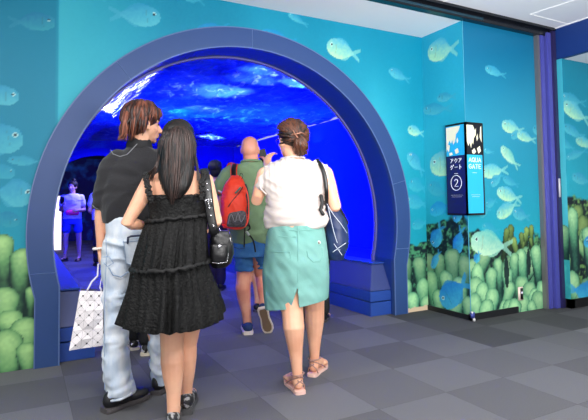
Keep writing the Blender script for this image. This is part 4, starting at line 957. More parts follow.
# hair up with clip and tail
bm = bmesh.new(); ell(bm, Ph(0, -.026, .046), (.088, .094, .088), Mh); ell(bm, Ph(0, -.045, .015), (.074, .060, .060), Mh)
knot = a(296.5, 137, -.115); r_ = random.Random(4)
for i in range(230):
    az = r_.uniform(-pi, pi); e0 = r_.uniform(-.65, 1.3)
    if abs(az) < 1.15 and e0 < .35: continue
    d0 = V((cos(e0)*sin(az)*.094, -.026+cos(e0)*cos(az)*.100, .044+sin(e0)*.094)); p0 = Ph(*d0)
    cen = Ph(0, -.026, .035); pts = []
    for k in range(7):
        t = k/6; q = (p0.lerp(knot, t)-cen); L_ = q.length; q = q/L_*(.103*(1-t)+(knot-cen).length*t+.010*sin(pi*t)); pts.append(cen+q)
    strand(bm, pts, r_.uniform(.006, .010), .004)
for i in range(90):
    x = r_.uniform(-1, 1); yy = r_.uniform(0, 1); ph = r_.uniform(0, 6); pts = []
    ex = 301.5+5.5*x+r_.uniform(-1, 1); ey = 157-3*abs(x)-6*r_.random()**2
    for k in range(9):
        t = k/8; px = 297+(ex-297)*min(1, t*1.6)**.8+1.1*sin(ph+7*t); py = 135+(ey-135)*t; pts.append(a(px, py, -.125-.03*sin(pi*t)*(1-.5*abs(x))+.035*t*t+.01*yy))
    strand(bm, pts, r_.uniform(.007, .012), .002)
for i in range(14):
    p0 = Ph(r_.uniform(-.05, .05), -.10, -.05); strand(bm, [p0+V((0, 0, .05)), p0, p0+V((r_.uniform(-.01, .01), -.004, -.03))], .004, .001)
P.part('hair', bm, HAIRBROWN)
bm = bmesh.new(); K = knot+V((0, -.03, .012)); tube(bm, [K+V((-.045, .02, .010)), K+V((-.01, 0, .0)), K+V((.03, .005, .012)), K+V((.055, .03, .002))], [.004, .005, .005, .003], 6); tube(bm, [K+V((-.02, .0, .025)), K+V((-.008, 0, 0)), K+V((.006, -.002, -.02))], .0045, 6); P.part('hair_clip', bm, mat('bronze_clip', S(150, 104, 84), .3, metal=.5))
bm = bmesh.new(); 
for q in (-1, 1):
    tube(bm, [Ph(q*.078, -.01, .005), Ph(q*.075, .04, .008), Ph(q*.062, .082, .008)], .0028, 6)
    tube(bm, [Ph(q*.034+.026*cos(t_*pi/8), .094-.010*abs(cos(t_*pi/8)), .004+.020*sin(t_*pi/8)) for t_ in range(17)], .0022, 6)
tube(bm, [Ph(-.012, .094, .008), Ph(0, .098, .012), Ph(.012, .094, .008)], .0022, 6)
P.part('glasses', bm, mat('brown_frames', S(60, 26, 24), .3))
# her tote
bag = bpy.data.objects.new('shoulder_tote', None); C.objects.link(bag); bag.location = P.root.location; bag.rotation_euler = P.root.rotation_euler
tag(bag, "navy blue slouchy tote hanging from the shoulder of the woman in the white blouse", 'bag'); BG = Loc(bag)
NAVB = mat('navy_nylon', S(26, 44, 84), .5, bump=.3, bscale=22)
bm = bmesh.new(); loft(bm, [s(329, 343, 259, .05, .05), s(326.5, 347, 250, .05, .085), s(326, 348, 236, .05, .09), s(326.5, 345.5, 222, .05, .08), s(326, 338, 210, .04, .05), s(325, 331, 201, .03, .02)], 28, 4, None, True)
BG.part('bag_body', remesh(bm, .007, 3, (.012, (7, 7, 4), 6)), NAVB)
bm = bmesh.new(); tube(bm, [V(q) for q in cr([tuple(a(*q)) for q in ((317, 158.5, .03), (319.5, 163, -.05), (323, 170, -.088), (325.5, 180, -.095), (326.5, 192, -.09), (326.5, 203, -.04))], 4)], [(.013, .004)]*21, 8, V((0, 1, 0))); BG.part('strap', bm, BLACK)
bm = bmesh.new()
for pts in (((327, 204, -.02), (333, 214, -.04), (341, 224, -.045), (347, 233, -.02)), ((328, 206, -.03), (331, 220, -.045), (335, 236, -.05), (340, 250, -.04)), ((333, 252, -.045), (340, 247, -.05), (346, 243, -.03)), ((334, 244, -.05), (342, 255, -.04))): tube(bm, [V(q) for q in cr([tuple(a(*q)) for q in pts], 4)], .0022, 5)
BG.part('drawstring', bm, mat('pale_cord', S(190, 200, 214), .5))
bm = bmesh.new(); tube(bm, [a(321, 196, -.10), a(322.5, 203, -.115), a(320.5, 210, -.12), a(323, 214, -.12)], .012, 8); tube(bm, [a(321, 203, -.125), a(323, 208, -.13)], .004, 6); BG.part('strap_buckle', bm, BLACK)

# ---------- bald man with the orange backpack
P = Person(248, 333, 'bald man in a green polo and denim shorts, raising a phone'); a = P.a; s = P.sec
GREEN = mat('sage_green_pique', S(122, 148, 112), .85, bump=.2, bscale=90, spec=.2); DEN = mat('blue_denim', S(44, 92, 150), .85, col2=S(66, 118, 172), cscale=5, bump=.2, bscale=120, spec=.2)
hc = a(250.3, 149.5, 0); fd = V((.25, .95, 0)); bm = bmesh.new()
Ph, Mh = head(bm, hc, fd, 1.0)
ell(bm, Ph(0, -.03, .0), (.078, .078, .075), Mh)
tube(bm, [hc+V((0, -.01, -.03)), a(251, 159, -.01), a(250, 168, 0)], [.068, .070, .078], 16)
loft(bm, [s(234, 266, 250, 0, .13), s(233, 267, 235, 0, .15), s(233, 267, 205, 0, .14), s(230, 268, 185, 0, .13), s(230, 268, 173, 0, .10), s(240, 261, 165, 0, .08)], 24, 4)
arm(bm, a(229, 177, 0), a(221, 205, .03), a(228, 226, .15), 1.0); hand(bm, a(228, 226, .15), V((.2, .6, -.5)), V((1, 0, 0)), 1, 30)
arm(bm, a(268, 176, 0), a(272, 196, .12), a(266.5, 168, .26), 1.0); hand(bm, a(266.5, 168, .26), V((-.1, .05, 1)), V((-.8, .5, 0)), -1, 35)
limb(bm, (a(243, 248, 0), .095), (a(244, 268, 0), .075), (a(244, 276, 0), .066), (a(243, 288, -.01), .068), (a(244, 298, 0), .060), (a(246.5, 313, 0), .042), (a(247.5, 323, 0), .037))
rk = a(262, 276, .12); ra = a(263.5, 309, -.04)
limb(bm, (a(258, 248, 0), .092), (a(260, 264, .08), .075), (rk, .062), (a(263.5, 290, .04), .058), (a(263.7, 300, .0), .042), (ra, .038))
foot(bm, a(247.8, 324, 0), V((-.05, 1, 0)), .02, .24)
rfd = V((.22, .42, -.88)).normalized()
tube(bm, [ra, ra+rfd*.07, ra+rfd*.15], [.036, .034, .024], 10)
P.part('body', remesh(bm, .0065, 3), SKINR)
bm = bmesh.new()
loft(bm, [s(230.5, 268, 242.5, 0, .155), s(229.5, 269.5, 232, 0, .17), s(229.5, 269.5, 212, 0, .165), s(228.5, 270, 193, 0, .155), s(226, 271, 180, 0, .14), s(228, 269, 171.5, 0, .12), s(234, 265, 166, 0, .10), s(240.5, 261, 162.5, 0, .088)], 28, 4)
limb(bm, (a(235, 172, 0), .085), (a(229, 177, 0), .088), (a(222.5, 187, .01), .080)); limb(bm, (a(264, 172, 0), .085), (a(269, 178, .02), .085), (a(271, 188, .06), .075))
P.part('polo_shirt', remesh(bm, .009, 4, (.012, (4, 4, 7), 31)), GREEN)
bm = bmesh.new(); c0 = a(251.3, 161.2, -.004); tube(bm, [c0+V((.088*cos(t_*2*pi/40), .082*sin(t_*2*pi/40), -.010*sin(t_*2*pi/40)-.008)) for t_ in range(41)], [(.012, .012)]*41, 8); P.part('collar', bm, GREEN)
bm = bmesh.new(); tube(bm, [a(216.8, 187.5, .0), a(219, 191, -.06), a(224, 193.5, -.06)], .008, 6); P.part('sleeve_band', bm, WHITE); bm = bmesh.new(); tube(bm, [a(216.6, 189.5, .0), a(218.8, 193, -.06), a(223.5, 195.5, -.06)], .004, 6); P.part('sleeve_stripe', bm, mat('red_stripe', S(214, 40, 44), .6))
bm = bmesh.new()
loft(bm, [s(231.5, 266, 256, 0, .14), s(231.5, 267, 246, 0, .15), s(232, 267, 238, 0, .15)], 24, 4)
loft(bm, [s(235.5, 253.5, 270.5, .0, .095), s(234.5, 253, 262, 0, .10), s(233, 252, 250, 0, .12)], 24, 4); loft(bm, [s(255.5, 270, 268, .09, .09), s(252, 269, 258, .05, .10), s(249, 267, 248, 0, .12)], 24, 4)
P.part('denim_shorts', remesh(bm, .008, 3, (.008, (6, 6, 8), 33)), DEN)
bm = bmesh.new(); tube(bm, [a(234, 247, -.16), a(239, 249, -.168), a(245, 248, -.168)], .003, 5); P.part('pocket_seam', bm, mat('dark_denim', S(24, 52, 96), .8))
CANV = mat('navy_canvas', S(28, 54, 104), .8, bump=.3, bscale=60); ROPE = mat('cream_sole', S(226, 212, 196), .7); TAN = mat('tan_outsole', S(128, 104, 80), .75)
f = V((-.05, 1, 0)).normalized(); shoe(P, V((a(247.8, 333, 0).x, 0, 0)), f, V((f.y, -f.x, 0)), ZU, CANV, ROPE, L=.28, W=.052, H=.075, st=.03)
# lifted right shoe: sole turned to the camera
u_ = V((0, 1, .38)); u_ = (u_-rfd*u_.dot(rfd)).normalized(); sd = rfd.cross(u_).normalized(); hb = ra-u_*.085+rfd*.0
o = shoe(P, hb, rfd, sd, u_, CANV, ROPE, L=.28, W=.050, H=.075, st=.028)
bm = bmesh.new(); prof = [(-.062, .018), (-.052, .030), (-.02, .033), (.04, .029), (.09, .036), (.13, .040), (.165, .032), (.182, .012)]
lo = [bm.verts.new(hb+rfd*p_+sd*w-u_*.004) for p_, w in prof]+[bm.verts.new(hb+rfd*p_-sd*w-u_*.004) for p_, w in prof[::-1]]; fa = bm.faces.new(lo); r2 = bmesh.ops.extrude_face_region(bm, geom=[fa]); bmesh.ops.translate(bm, vec=u_*.006, verts=[v for v in r2['geom'] if isinstance(v, bmesh.types.BMVert)]); bmesh.ops.recalc_face_normals(bm, faces=bm.faces)
obj('outsole', bm, TAN, o, False)
bm = bmesh.new()
tube(bm, [Ph(-.083, -.005, .01), Ph(-.08, .04, .012), Ph(-.066, .085, .01), Ph(0, .100, .01), Ph(.066, .085, .01), Ph(.08, .04, .012), Ph(.083, -.005, .01)], .0025, 6)
P.part('glasses', bm, BLACK)
# phone held beside his head
c = a(263.5, 157.5, .30); ph = bpy.data.objects.new('smartphone', None); C.objects.link(ph); ph.location = P.root.location; ph.rotation_euler = P.root.rotation_euler; tag(ph, "black smartphone held up to the right of the bald man's head", 'phone'); BG = Loc(ph)
M_ = Matrix.Translation(c) @ Matrix.Rotation(.35, 4, 'Z') @ Matrix.Rotation(-.25, 4, 'Y'); b_ = bmesh.new(); box(b_, (-.038, -.005, -.08), (.038, .005, .08), .003); bm = bmesh.new(); merge(bm, b_, M_); BG.part('case', bm, BLACK, False)
bm = bmesh.new()
for i in range(2): ell(bm, M_ @ V((.018, .007, .055-.02*i)), (.007, .003, .007), None, 10, 6)
BG.part('camera_lens', bm, mat('lens_glass', S(30, 34, 46), .1))
# backpack
bag = bpy.data.objects.new('backpack', None); C.objects.link(bag); bag.location = P.root.location; bag.rotation_euler = P.root.rotation_euler; tag(bag, "orange red hiking backpack slung on the bald man's left shoulder", 'backpack'); BG = Loc(bag)
ORG = mat('orange_ripstop', S(238, 58, 26), .55, bump=.15, bscale=40); GRYN = mat('dark_grey_mesh', S(58, 56, 60), .8, col2=S(96, 92, 96), cscale=60); DTEAL = mat('charcoal_side', S(30, 42, 50), .7)
bm = bmesh.new(); loft(bm, [s(223.5, 245.5, 227.5, -.28, .07), s(222, 247, 221, -.29, .11), s(221, 247, 208, -.29, .12), s(221.5, 246.5, 196, -.28, .115), s(224.5, 245, 186, -.27, .10), s(229, 243, 179, -.25, .075), s(232.5, 240, 175.5, -.24, .04)], 28, 4, None, True, 2.6)
BG.part('pack_body', remesh(bm, .007, 3, (.007, (6, 6, 8), 41)), ORG)
bm = bmesh.new(); loft(bm, [s(226.5, 245, 227, -.34, .06), s(226, 246.5, 221, -.345, .08), s(227, 246, 213, -.345, .075), s(235, 244, 210, -.33, .07)], 22, 4, None, True, 2.6); BG.part('stretch_pocket', remesh(bm, .007, 2), GRYN)
bm = bmesh.new(); loft(bm, [s(242.5, 249, 226, -.23, .07), s(242.5, 249.5, 210, -.235, .09), s(242, 249, 195, -.23, .09), s(240, 246.5, 184, -.22, .07)], 18, 4, None, True, 3); BG.part('side_panel', bm, DTEAL)
def rope(name, pts, r, m, ref=None, n=4): 
    bm = bmesh.new(); L = [V(q) for q in cr([tuple(a(*q)) for q in pts], n)]; tube(bm, L, [r]*len(L), 8, ref); return BG.part(name, bm, m)
REDP = mat('red_piping', S(246, 84, 64), .5)
rope('piping', [(240, 181, -.29), (244.5, 186, -.30), (247.6, 195, -.31), (248.6, 210, -.31), (247.8, 221, -.31), (244, 227, -.32), (236, 229, -.34), (224, 227, -.33)], .007, REDP)
rope('haul_strap', [(235, 163.5, -.08), (233.5, 168, -.16), (233.5, 174, -.22), (234, 177.5, -.27)], (.020, .005), BLACK, V((0, 1, 0)))
rope('strap_edge', [(232, 164.5, -.09), (230.9, 169, -.165), (231, 177, -.24)], .0045, ORG); rope('strap_edge', [(237.4, 164, -.09), (236.6, 169, -.165), (236.8, 177, -.24)], .0045, ORG)
rope('zipper', [(243, 187, -.385), (239, 193, -.395), (233, 200, -.405), (228, 207, -.41)], .0035, mat('zip_black', S(24, 20, 22), .5)); rope('zip_pull', [(240.5, 187.5, -.39), (238, 190.5, -.40), (235.5, 193, -.405)], (.008, .005), mat('grey_green_tab', S(70, 104, 92), .5), V((0, 1, 0)))
rope('base_band', [(223, 225, -.34), (230, 227.5, -.37), (238, 226.8, -.38)], (.008, .02), mat('red_webbing', S(226, 30, 38), .5))
rope('dangling_strap', [(245, 228, -.26), (244.6, 236, -.26), (244.2, 247, -.25)], (.006, .003), BLACK, V((0, 1, 0))); rope('dangling_strap', [(247, 221, -.26), (250, 228, -.24), (247, 232, -.22), (253, 240, -.2), (255.5, 252, -.18)], (.007, .003), BLACK, V((0, 1, 0)))
rope('buckle', [(246.5, 231.5, -.25), (249, 235, -.245)], (.010, .005), mat('pale_buckle', S(180, 186, 176), .4), V((0, 1, 0)))
rope('lace', [(241, 180, -.30), (243, 176, -.26), (241, 173, -.24), (239, 177, -.27)], .0025, BLACK)
rope('pocket_cord', [(228, 224, -.42), (231, 214, -.425), (235, 222, -.43), (238, 213, -.425), (241, 222, -.42), (245, 215, -.40)], .003, mat('light_grey_cord', S(130, 128, 134), .5))
rope('shoulder_strap', [(233, 166, -.10), (230, 166, .0), (229, 172, .08), (229, 190, .14)], (.03, .007), ORG, V((0, 1, 0)))
# ---------- people further in, built from one kit with their own pose and clothes
def plain(px, py, H, label, top, bottom, hairm, skin=SKINF, sleeves='short', legs='long', elbow=None, hands=None, shoes=BLACK, hairlen=0, face=(0, 1), bun=False, stance=.09, stride=.0, voxel=.011, longarm=False, facecam=False, solem=None):
    P = Person(px, py, label, 'people deeper in the tunnel' if False else None); k = H/1.7
    v = lambda x, y, z: V((x, y, z))*k
    bm = bmesh.new(); fd = V((face[0], face[1], 0)); hc = v(0, 0, 1.58)
    Ph, Mh = head(bm, hc, fd, k); tube(bm, [hc+v(0, 0, -.05), v(0, 0, 1.42)], [.055*k, .06*k], 12)
    torso(bm, v(0, 0, .95), v(0, 0, 1.22), v(0, 0, 1.42), .165*k, .155*k, .105*k)
    bk = V((0, -1, 0)) if not facecam else V((0, 1, 0)); fdir = fd.normalized() if not facecam else fd.normalized()
    E_ = elbow or [(-.25, .0, 1.08), (.25, .0, 1.08)]; W_ = hands or [(-.24, .12, .86), (.24, .12, .86)]
    for q, e, w_ in ((-1, E_[0], W_[0]), (1, E_[1], W_[1])):
        arm(bm, v(q*.175, 0, 1.36), v(*e), v(*w_), k*.95); d = (v(*w_)-v(*e)).normalized(); hand(bm, v(*w_), d, V((-q, .2, 0)) if abs(d.x) < .8 else V((0, 0, -1)), q, 25, k*.95)
    an = []
    for q in (-1, 1):
        A = v(q*stance*1.05, q*stride, .09); an.append(A); leg(bm, v(q*.09, 0, .90), v(q*stance, q*stride*.4-.0, .50), A, k*(.82 if legs == 'long' else 1), bk); foot(bm, A, fdir+V((q*.25, 0, 0)), .01, .23, k)
    P.part('body', remesh(bm, voxel, 2), skin)
    bm = bmesh.new()
    loft(bm, [tuple(x*k for x in q) for q in ((.90, 0, 0, .19, .135), (1.0, 0, 0, .185, .13), (1.15, 0, 0, .18, .125), (1.28, 0, 0, .20, .125), (1.37, 0, 0, .195, .105), (1.43, 0, 0, .11, .08))], 24, 4)
    for q, e, w_ in ((-1, E_[0], W_[0]), (1, E_[1], W_[1])):
        S0, El, Wr = v(q*.17, 0, 1.35), v(*e), v(*w_)
        if sleeves == 'long': limb(bm, (S0, .07*k), (El, .056*k), (El.lerp(Wr, .9), .04*k))
        else: limb(bm, (S0, .07*k), (S0.lerp(El, .55), .065*k))
    P.part('shirt', remesh(bm, .010, 3, (.008, (5, 5, 7), px)), top)
    bm = bmesh.new(); loft(bm, [tuple(x*k for x in q) for q in ((.78, 0, 0, .17, .12), (.88, 0, 0, .18, .13), (.98, 0, 0, .165, .12))], 24, 4)
    for q, A in zip((-1, 1), an):
        K = v(q*stance, q*stride*.4, .50); H_ = v(q*.09, 0, .86)
        if legs == 'long': limb(bm, (H_, .10*k), (K, .075*k), (A.lerp(K, .08), .066*k))
        else: limb(bm, (H_, .10*k), (H_.lerp(K, .55), .092*k))
    P.part('trousers' if legs == 'long' else 'shorts', remesh(bm, .010, 3, (.006, (5, 5, 7), px)), bottom)
    bm = bmesh.new(); ell(bm, Ph(0, -.024, .042), (.090*1, .098, .092), Mh) if k > .1 else None
    ell(bm, Ph(0, -.05, -.01), (.080, .062, .085), Mh)
    r_ = random.Random(px)
    for i in range(60):
        az = r_.uniform(.95, 2*pi-.95); pts = [Ph(.09*cos(e)*sin(az), -.024+.098*cos(e)*cos(az), .042+.094*sin(e)-hairlen*max(0, -e)) for e in np.linspace(1.2, -.9, 6)]; strand(bm, pts, .012*k, .003)
    if bun: ell(bm, Ph(0, -.06, .145), (.045, .045, .04), Mh)
    P.part('hair', bm, hairm)
    for q, A in zip((-1, 1), an):
        f = (fdir+V((q*.2, 0, 0))).normalized(); shoe(P, V((A.x, A.y, 0)), f, V((f.y, -f.x, 0)), ZU, shoes, solem or SOLK, L=.27*k, W=.047*k, H=.075*k, st=.022*k)
    return P
DKP = mat('dark_trousers', S(20, 20, 24), .8); DKT = mat('black_top', S(20, 18, 20), .8); NVT = mat('dark_purple_top', S(40, 30, 74), .8); WHT = mat('white_tee', S(216, 214, 222), .8); BLS = mat('bright_blue_shorts', S(40, 70, 190), .7)
plain(140, 351, 1.56, 'person in dark trousers and striped sneakers walking just ahead of the couple', DKT, DKP, HAIRDARK, shoes=mat('striped_sneaker', S(20, 20, 22), .5, col2=S(220, 220, 220), cscale=26, lohi=(.55, .58)), solem=mat('cream_rubber', S(222, 212, 190), .6), stance=.05, stride=-.10, elbow=[(-.2, -.02, 1.08), (.2, -.02, 1.08)], hands=[(-.12, .2, 1.0), (.12, .2, 1.0)])
plain(315, 321, 1.52, 'person in black sleeves hidden behind the woman in the white blouse', DKT, DKP, HAIRDARK, sleeves='long', elbow=[(-.24, -.02, 1.08), (.33, -.02, 1.06)], hands=[(-.1, .25, 1.2), (.12, .25, 1.2)])
plain(252, 311, 1.55, 'person with bare calves walking directly ahead of the bald man', DKT, DKP, HAIRDARK, skin=SKIN, legs='short', stance=.06, elbow=[(-.15, -.02, 1.08), (.15, -.02, 1.08)], hands=[(-.1, .2, 1.0), (.1, .2, 1.0)])
plain(216, 290, 1.72, 'dark-haired person in dark purple clothes between the black-haired woman and the backpack', NVT, NVT, HAIRDARK, stance=.06, elbow=[(-.2, -.02, 1.08), (.2, -.02, 1.08)], hands=[(-.12, .2, 1.0), (.12, .2, 1.0)])
plain(102, 266, 1.66, "person in a white shirt showing just past the young man's left elbow", WHT, DKP, HAIRDARK, elbow=[(-.23, -.02, 1.08), (.23, -.02, 1.08)], hands=[(-.16, .2, 1.0), (.16, .2, 1.0)])
FWm = plain(72, 261, 1.66, 'woman far down the tunnel in white tee, blue shorts and pink belt bag', WHT, BLS, HAIRDARK, skin=mat('skin_far', S(206, 160, 150), .5), legs='short', bun=True, face=(-.5, -1), facecam=True, elbow=[(-.23, .0, 1.08), (.24, .0, 1.08)], hands=[(-.19, -.20, 1.18), (.10, -.20, 1.08)], stance=.13)
o = FWm.root
def sub(name, root, label, cat):
    e = bpy.data.objects.new(name, None); C.objects.link(e); e.location = root.location; e.rotation_euler = root.rotation_euler; return tag(e, label, cat)
bb = sub('belt_bag', o, "pink belt bag round the far woman's waist", 'bag')
bm = bmesh.new(); loft(bm, [(.955, .0, -.15, .11, .03), (.99, 0, -.16, .13, .045), (1.03, 0, -.155, .125, .04), (1.06, 0, -.145, .10, .025)], 20, 4, None, True, 2.8); obj('pouch', bm, mat('pink_nylon', S(240, 40, 130), .5), bb)
bm = bmesh.new(); tube(bm, [V((.190*cos(t_*pi/15), .137*sin(t_*pi/15), 1.02)) for t_ in range(31)], (.004), 6); obj('belt', bm, mat('pink_webbing', S(214, 40, 120), .5), bb)
pm = sub('smartphone', o, "dark smartphone in the far woman's raised hand", 'phone')
bm = bmesh.new(); t2 = bmesh.new(); box(t2, (-.036, -.005, -.075), (.036, .005, .075), .002); merge(bm, t2, Matrix.Translation((-.19, -.27, 1.26)) @ Matrix.Rotation(.4, 4, 'X')); obj('case', bm, BLACK, pm, False)
bm = bmesh.new(); t2 = bmesh.new(); box(t2, (-.032, .0052, -.07), (.032, .0062, .07)); merge(bm, t2, Matrix.Translation((-.19, -.27, 1.26)) @ Matrix.Rotation(.4, 4, 'X')); obj('screen', bm, mat('dark_screen', S(30, 34, 60), .1), pm, False)

# ================================================================== SIGN
t = empty('direction_sign', (X1, YB, 1.455), 'black framed two-sided direction sign wrapped round the corner of the mural wall', 'sign')
zb, ztp, wl_, wr_ = 1.005-1.455, 1.91-1.455, .235, .205
FR = mat('sign_frame_black', S(12, 12, 14), .35)
bm = bmesh.new(); box(bm, (-.035, -.035, zb), (.0, wl_, ztp), .004); box(bm, (-.035, -.035, zb), (wr_, .0, ztp), .004); obj('frame', bm, FR, t, False)
def flat(name, pts, side, m, e=0, parent=t):
    """pts in sign coordinates (u from the corner outward 0..1, v from the bottom 0..1); side 0 left face, 1 right face"""
    bm = bmesh.new(); off = -.0355-e; P_ = []
    for u, v_ in pts:
        z = zb+.02+(ztp-zb-.04)*v_
        P_.append((off, -.028+(wl_+.018)*u, z) if side == 0 else (-.028+(wr_+.018)*u, off, z))
    f = bm.faces.new([bm.verts.new(p) for p in P_]); r_ = bmesh.ops.extrude_face_region(bm, geom=[f]); d = V((.0004, 0, 0)) if side == 0 else V((0, .0004, 0)); bmesh.ops.translate(bm, vec=d, verts=[v for v in r_['geom'] if isinstance(v, bmesh.types.BMVert)])
    bmesh.ops.recalc_face_normals(bm, faces=bm.faces); return obj(name, bm, m, parent, False)
SN = mat('sign_navy', S(16, 26, 78), .4); SCY = mat('sign_cyan', S(36, 176, 226), .4); SK_ = mat('sign_black', S(14, 18, 30), .4); SCR = mat('sign_cream', S(240, 236, 206), .4); SW = mat('sign_white', S(244, 246, 250), .4)
R4 = lambda a_, b_, c_, d_: [(a_, b_), (c_, b_), (c_, d_), (a_, d_)]
lf = flat('left_panel', R4(.06, 0, 1, .655), 0, SN); lm = flat('left_map', R4(.06, .655, 1, 1), 0, SCY); rf = flat('right_panel', R4(.0, 0, .94, .655), 1, SCY); rm = flat('right_map', R4(0, .655, .94, 1), 1, SK_)
# note: on the left face u grows away from the corner, so the reader's left is u = 1
land0 = [[(.98, .99), (.98, .80), (.9, .78), (.82, .84), (.74, .80), (.66, .84), (.62, .78), (.52, .82), (.46, .90), (.34, .93), (.24, .99)], [(.98, .80), (.98, .70), (.93, .74), (.86, .70), (.80, .78)], [(.45, .83), (.40, .86), (.36, .82), (.42, .79)], [(.85, .69), (.70, .70), (.66, .67), (.82, .66)], [(.56, .72), (.40, .74), (.34, .69), (.50, .67)]]
for q in land0: flat('land_shape', q, 0, SCR, .0006, lm)
land1 = [[(.02, .99), (.40, .99), (.52, .93), (.60, .96), (.56, .88), (.44, .84), (.40, .77), (.32, .80), (.26, .73), (.18, .79), (.10, .75), (.02, .80)], [(.60, .86), (.68, .90), (.70, .84), (.62, .81)], [(.86, .97), (.92, .99), (.92, .80), (.80, .86)], [(.30, .70), (.46, .73), (.56, .69), (.44, .665), (.34, .67)], [(.62, .73), (.80, .76), (.86, .70), (.70, .67)]]
for q in land1: flat('land_shape', q, 1, SCR, .0006, rm)
def stroke(name, lines, side, m, w=.02, parent=None):
    """lettering drawn as strokes: polylines in sign coordinates"""
    bm = bmesh.new()
    for L in lines:
        Q_ = []
        for u, v_ in L:
            z = zb+.02+(ztp-zb-.04)*v_; Q_.append(V((-.0362, -.028+(wl_+.018)*u, z)) if side == 0 else V((-.028+(wr_+.018)*u, -.0362, z)))
        tube(bm, Q_, [(w*.1, w*.1)]*len(Q_), 6)
    return obj(name, bm, m, parent or t, False)
def glyph(g, x, y, w, h, flip):
    """g strokes in a unit box, x reader's left"""
    return [[((1-(x+px_*w)) if flip else (x+px_*w), y+py_*h) for px_, py_ in L] for L in g]
KA = {'a': [[(.08, .92), (.92, .92), (.82, .70), (.58, .52)], [(.48, .76), (.44, .36), (.14, .02)]], 'ku': [[(.36, 1), (.28, .70), (.06, .42)], [(.34, .82), (.88, .82), (.76, .40), (.26, .0)]],
      'ge': [[(.30, 1), (.24, .72), (.04, .46)], [(.28, .74), (.78, .74)], [(.58, .74), (.54, .32), (.24, .0)], [(.80, 1.05), (.88, .88)], [(.93, 1.08), (1.0, .92)]], 'dash': [[(.08, .5), (.92, .5)]], 'to': [[(.38, 1), (.38, 0)], [(.38, .62), (.84, .40)]]}
for i, kk in enumerate(('a', 'ku', 'a')): stroke('lettering', glyph(KA[kk], .20+.21*i, .575, .17, .048, True), 0, SW, .026, lf)
for i, kk in enumerate(('ge', 'dash', 'to')): stroke('lettering', glyph(KA[kk], .20+.21*i, .500, .17, .048, True), 0, SW, .026, lf)
stroke('arrow_bar', [[(.42, .452), (.60, .452)]], 0, SW, .018, lf)
cc = (.52, .345); stroke('number_ring', [[(cc[0]+.27*cos(k*pi/16), cc[1]+.085*sin(k*pi/16)) for k in range(33)]], 0, SW, .03, lf)
stroke('number', glyph([[(.1, .78), (.3, .98), (.7, .98), (.9, .78), (.82, .55), (.1, .02), (.95, .02)]], 1-cc[0]-.10, cc[1]-.042, .20, .084, True), 0, SW, .04, lf)
for j in range(2): stroke('small_text', [[(.22+.04*j, .205-.02*j), (.80-.04*j, .205-.02*j)]], 0, SW, .010, lf); stroke('small_text', [[(.20+.04*j, .205-.02*j), (.74-.04*j, .205-.02*j)]], 1, SW, .010, rf)
AL = {'A': [[(0, 0), (.45, 1), (.9, 0)], [(.2, .36), (.7, .36)]], 'Q': [[(.45, 1), (.08, .8), (.0, .45), (.15, .1), (.45, 0), (.78, .12), (.9, .5), (.8, .85), (.45, 1)], [(.55, .28), (.95, -.05)]], 'U': [[(.05, 1), (.05, .25), (.3, 0), (.62, 0), (.86, .25), (.86, 1)]],
      'G': [[(.86, .82), (.5, 1), (.12, .85), (0, .5), (.12, .14), (.5, 0), (.86, .15), (.86, .46), (.5, .46)]], 'T': [[(0, 1), (.9, 1)], [(.45, 1), (.45, 0)]], 'E': [[(.85, 1), (.08, 1), (.08, 0), (.85, 0)], [(.08, .52), (.72, .52)]]}
for i, ch_ in enumerate('AQUA'): stroke('lettering', glyph(AL[ch_], .10+.195*i, .575, .165, .048, False), 1, SW, .03, rf)
for i, ch_ in enumerate('GATE'): stroke('lettering', glyph(AL[ch_], .10+.195*i, .500, .165, .048, False), 1, SW, .03, rf)
stroke('arrow_bar', [[(.30, .452), (.56, .452)]], 1, SW, .018, rf)
# ================================================================== LIGHT
def area(name, loc, size, sizey, power, col=(1, 1, 1), aim=None, spread=180):
    l = bpy.data.lights.new(name, 'AREA'); l.shape = 'RECTANGLE'; l.size = size; l.size_y = sizey; l.energy = power; l.color = col; l.spread = radians(spread)
    o = bpy.data.objects.new(name, l); C.objects.link(o); o.location = loc
    if aim: o.rotation_euler = (Vector(aim)-Vector(loc)).to_track_quat('-Z', 'Y').to_euler()
    return o
def spot(name, loc, aim, power, col, ang, blend=.5, r=.05):
    l = bpy.data.lights.new(name, 'SPOT'); l.energy = power; l.color = col; l.spot_size = radians(ang); l.spot_blend = blend; l.shadow_soft_size = r
    o = bpy.data.objects.new(name, l); C.objects.link(o); o.location = loc; o.rotation_euler = (Vector(aim)-Vector(loc)).to_track_quat('-Z', 'Y').to_euler()
for i, (x, y) in enumerate(((.2, .5), (2.0, -.5), (-1.2, 1.9), (3.8, .3))): area('ceiling_lamp', (x, y, 2.96), 1.2, .5, 56, (1, .98, .96), (x, y, 0))
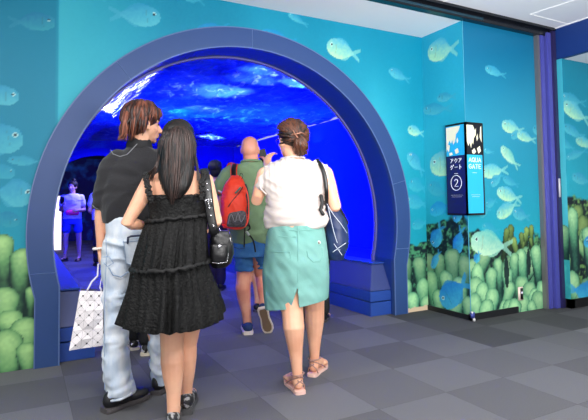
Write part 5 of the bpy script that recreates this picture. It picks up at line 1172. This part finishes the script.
area('room_fill', (-.5, -1.6, 1.7), 4, 2.2, 62, (1, .98, .97), (1.6, 4, .4))  # unseen fill from behind the camera, added to lift the lower figures
area('ceiling_fill', (1.4, -.6, 1.3), 2, .5, 120, (1, .99, .98), (3.4, 2.4, 3.0), 110)  # unseen uplight added only to brighten the ceiling
# tank lamps (blue) below the water line on both sides of the tunnel
BL = (.0, .012, 1)
area('tank_lamp', (3.75, 9.0, .45), .3, 9, 1500, BL, (5.5, 9.0, 1.5), 130); area('tank_lamp', (-.4, 9.0, .45), .3, 9, 500, BL, (-2.3, 9.0, 1.7), 120)
area('tank_lamp', (3.9, 9.0, .40), .3, 9, 380, (.01, .06, 1), (4.4, 9.0, 2.7), 110); area('tank_lamp', (-.5, 9.0, .40), .3, 9, 300, (.01, .06, 1), (-.8, 9.0, 2.7), 110)
for y, pw in ((6.0, 60), (8.5, 80), (11.2, 150)): spot('tunnel_lamp', (CX-.2, y, 2.40), (CX-.3, y+.3, 0), pw, (.50, .48, 1), 130, .8, .05)
area('streak_strip', (CX-.35, 7.2, 2.43), .05, 3.5, 16, (.75, .8, 1), (CX-.35, 7.2, 0))  # unseen strip added so the vault reflects pale streaks
area('cyan_band_fill', (5.25, 9.2, 2.45), .3, 9, 14, (.05, .45, 1), (5.3, 9.2, 3))  # added light that puts a cyan band on the water by the wall
for px, py, an_, pw in ((222, 92, 11, 900), (206, 110, 8, 500), (272, 74, 8, 700), (305, 84, 10, 900), (258, 82, 8, 300), (180, 78, 7, 250), (150, 92, 9, 300), (212, 138, 14, 700)):
    q = onZ(px, py, 2.8); spot('glint_spot', (4.9 if q.x > 1.6 else -1.2, q.y+.3, 1.0), q, pw*2.2, (.5, .78, 1), an_*1.5, .9, .02)  # added spots, aimed to put white glint patches on the water
w = bpy.data.worlds.new('world'); sc.world = w; w.use_nodes = True; w.node_tree.nodes['Background'].inputs[0].default_value = (.93, .96, 1, 1); w.node_tree.nodes['Background'].inputs[1].default_value = .52
sc.view_settings.view_transform = 'Standard'; sc.view_settings.look = 'None'; sc.view_settings.gamma = 1; sc.view_settings.exposure = .08
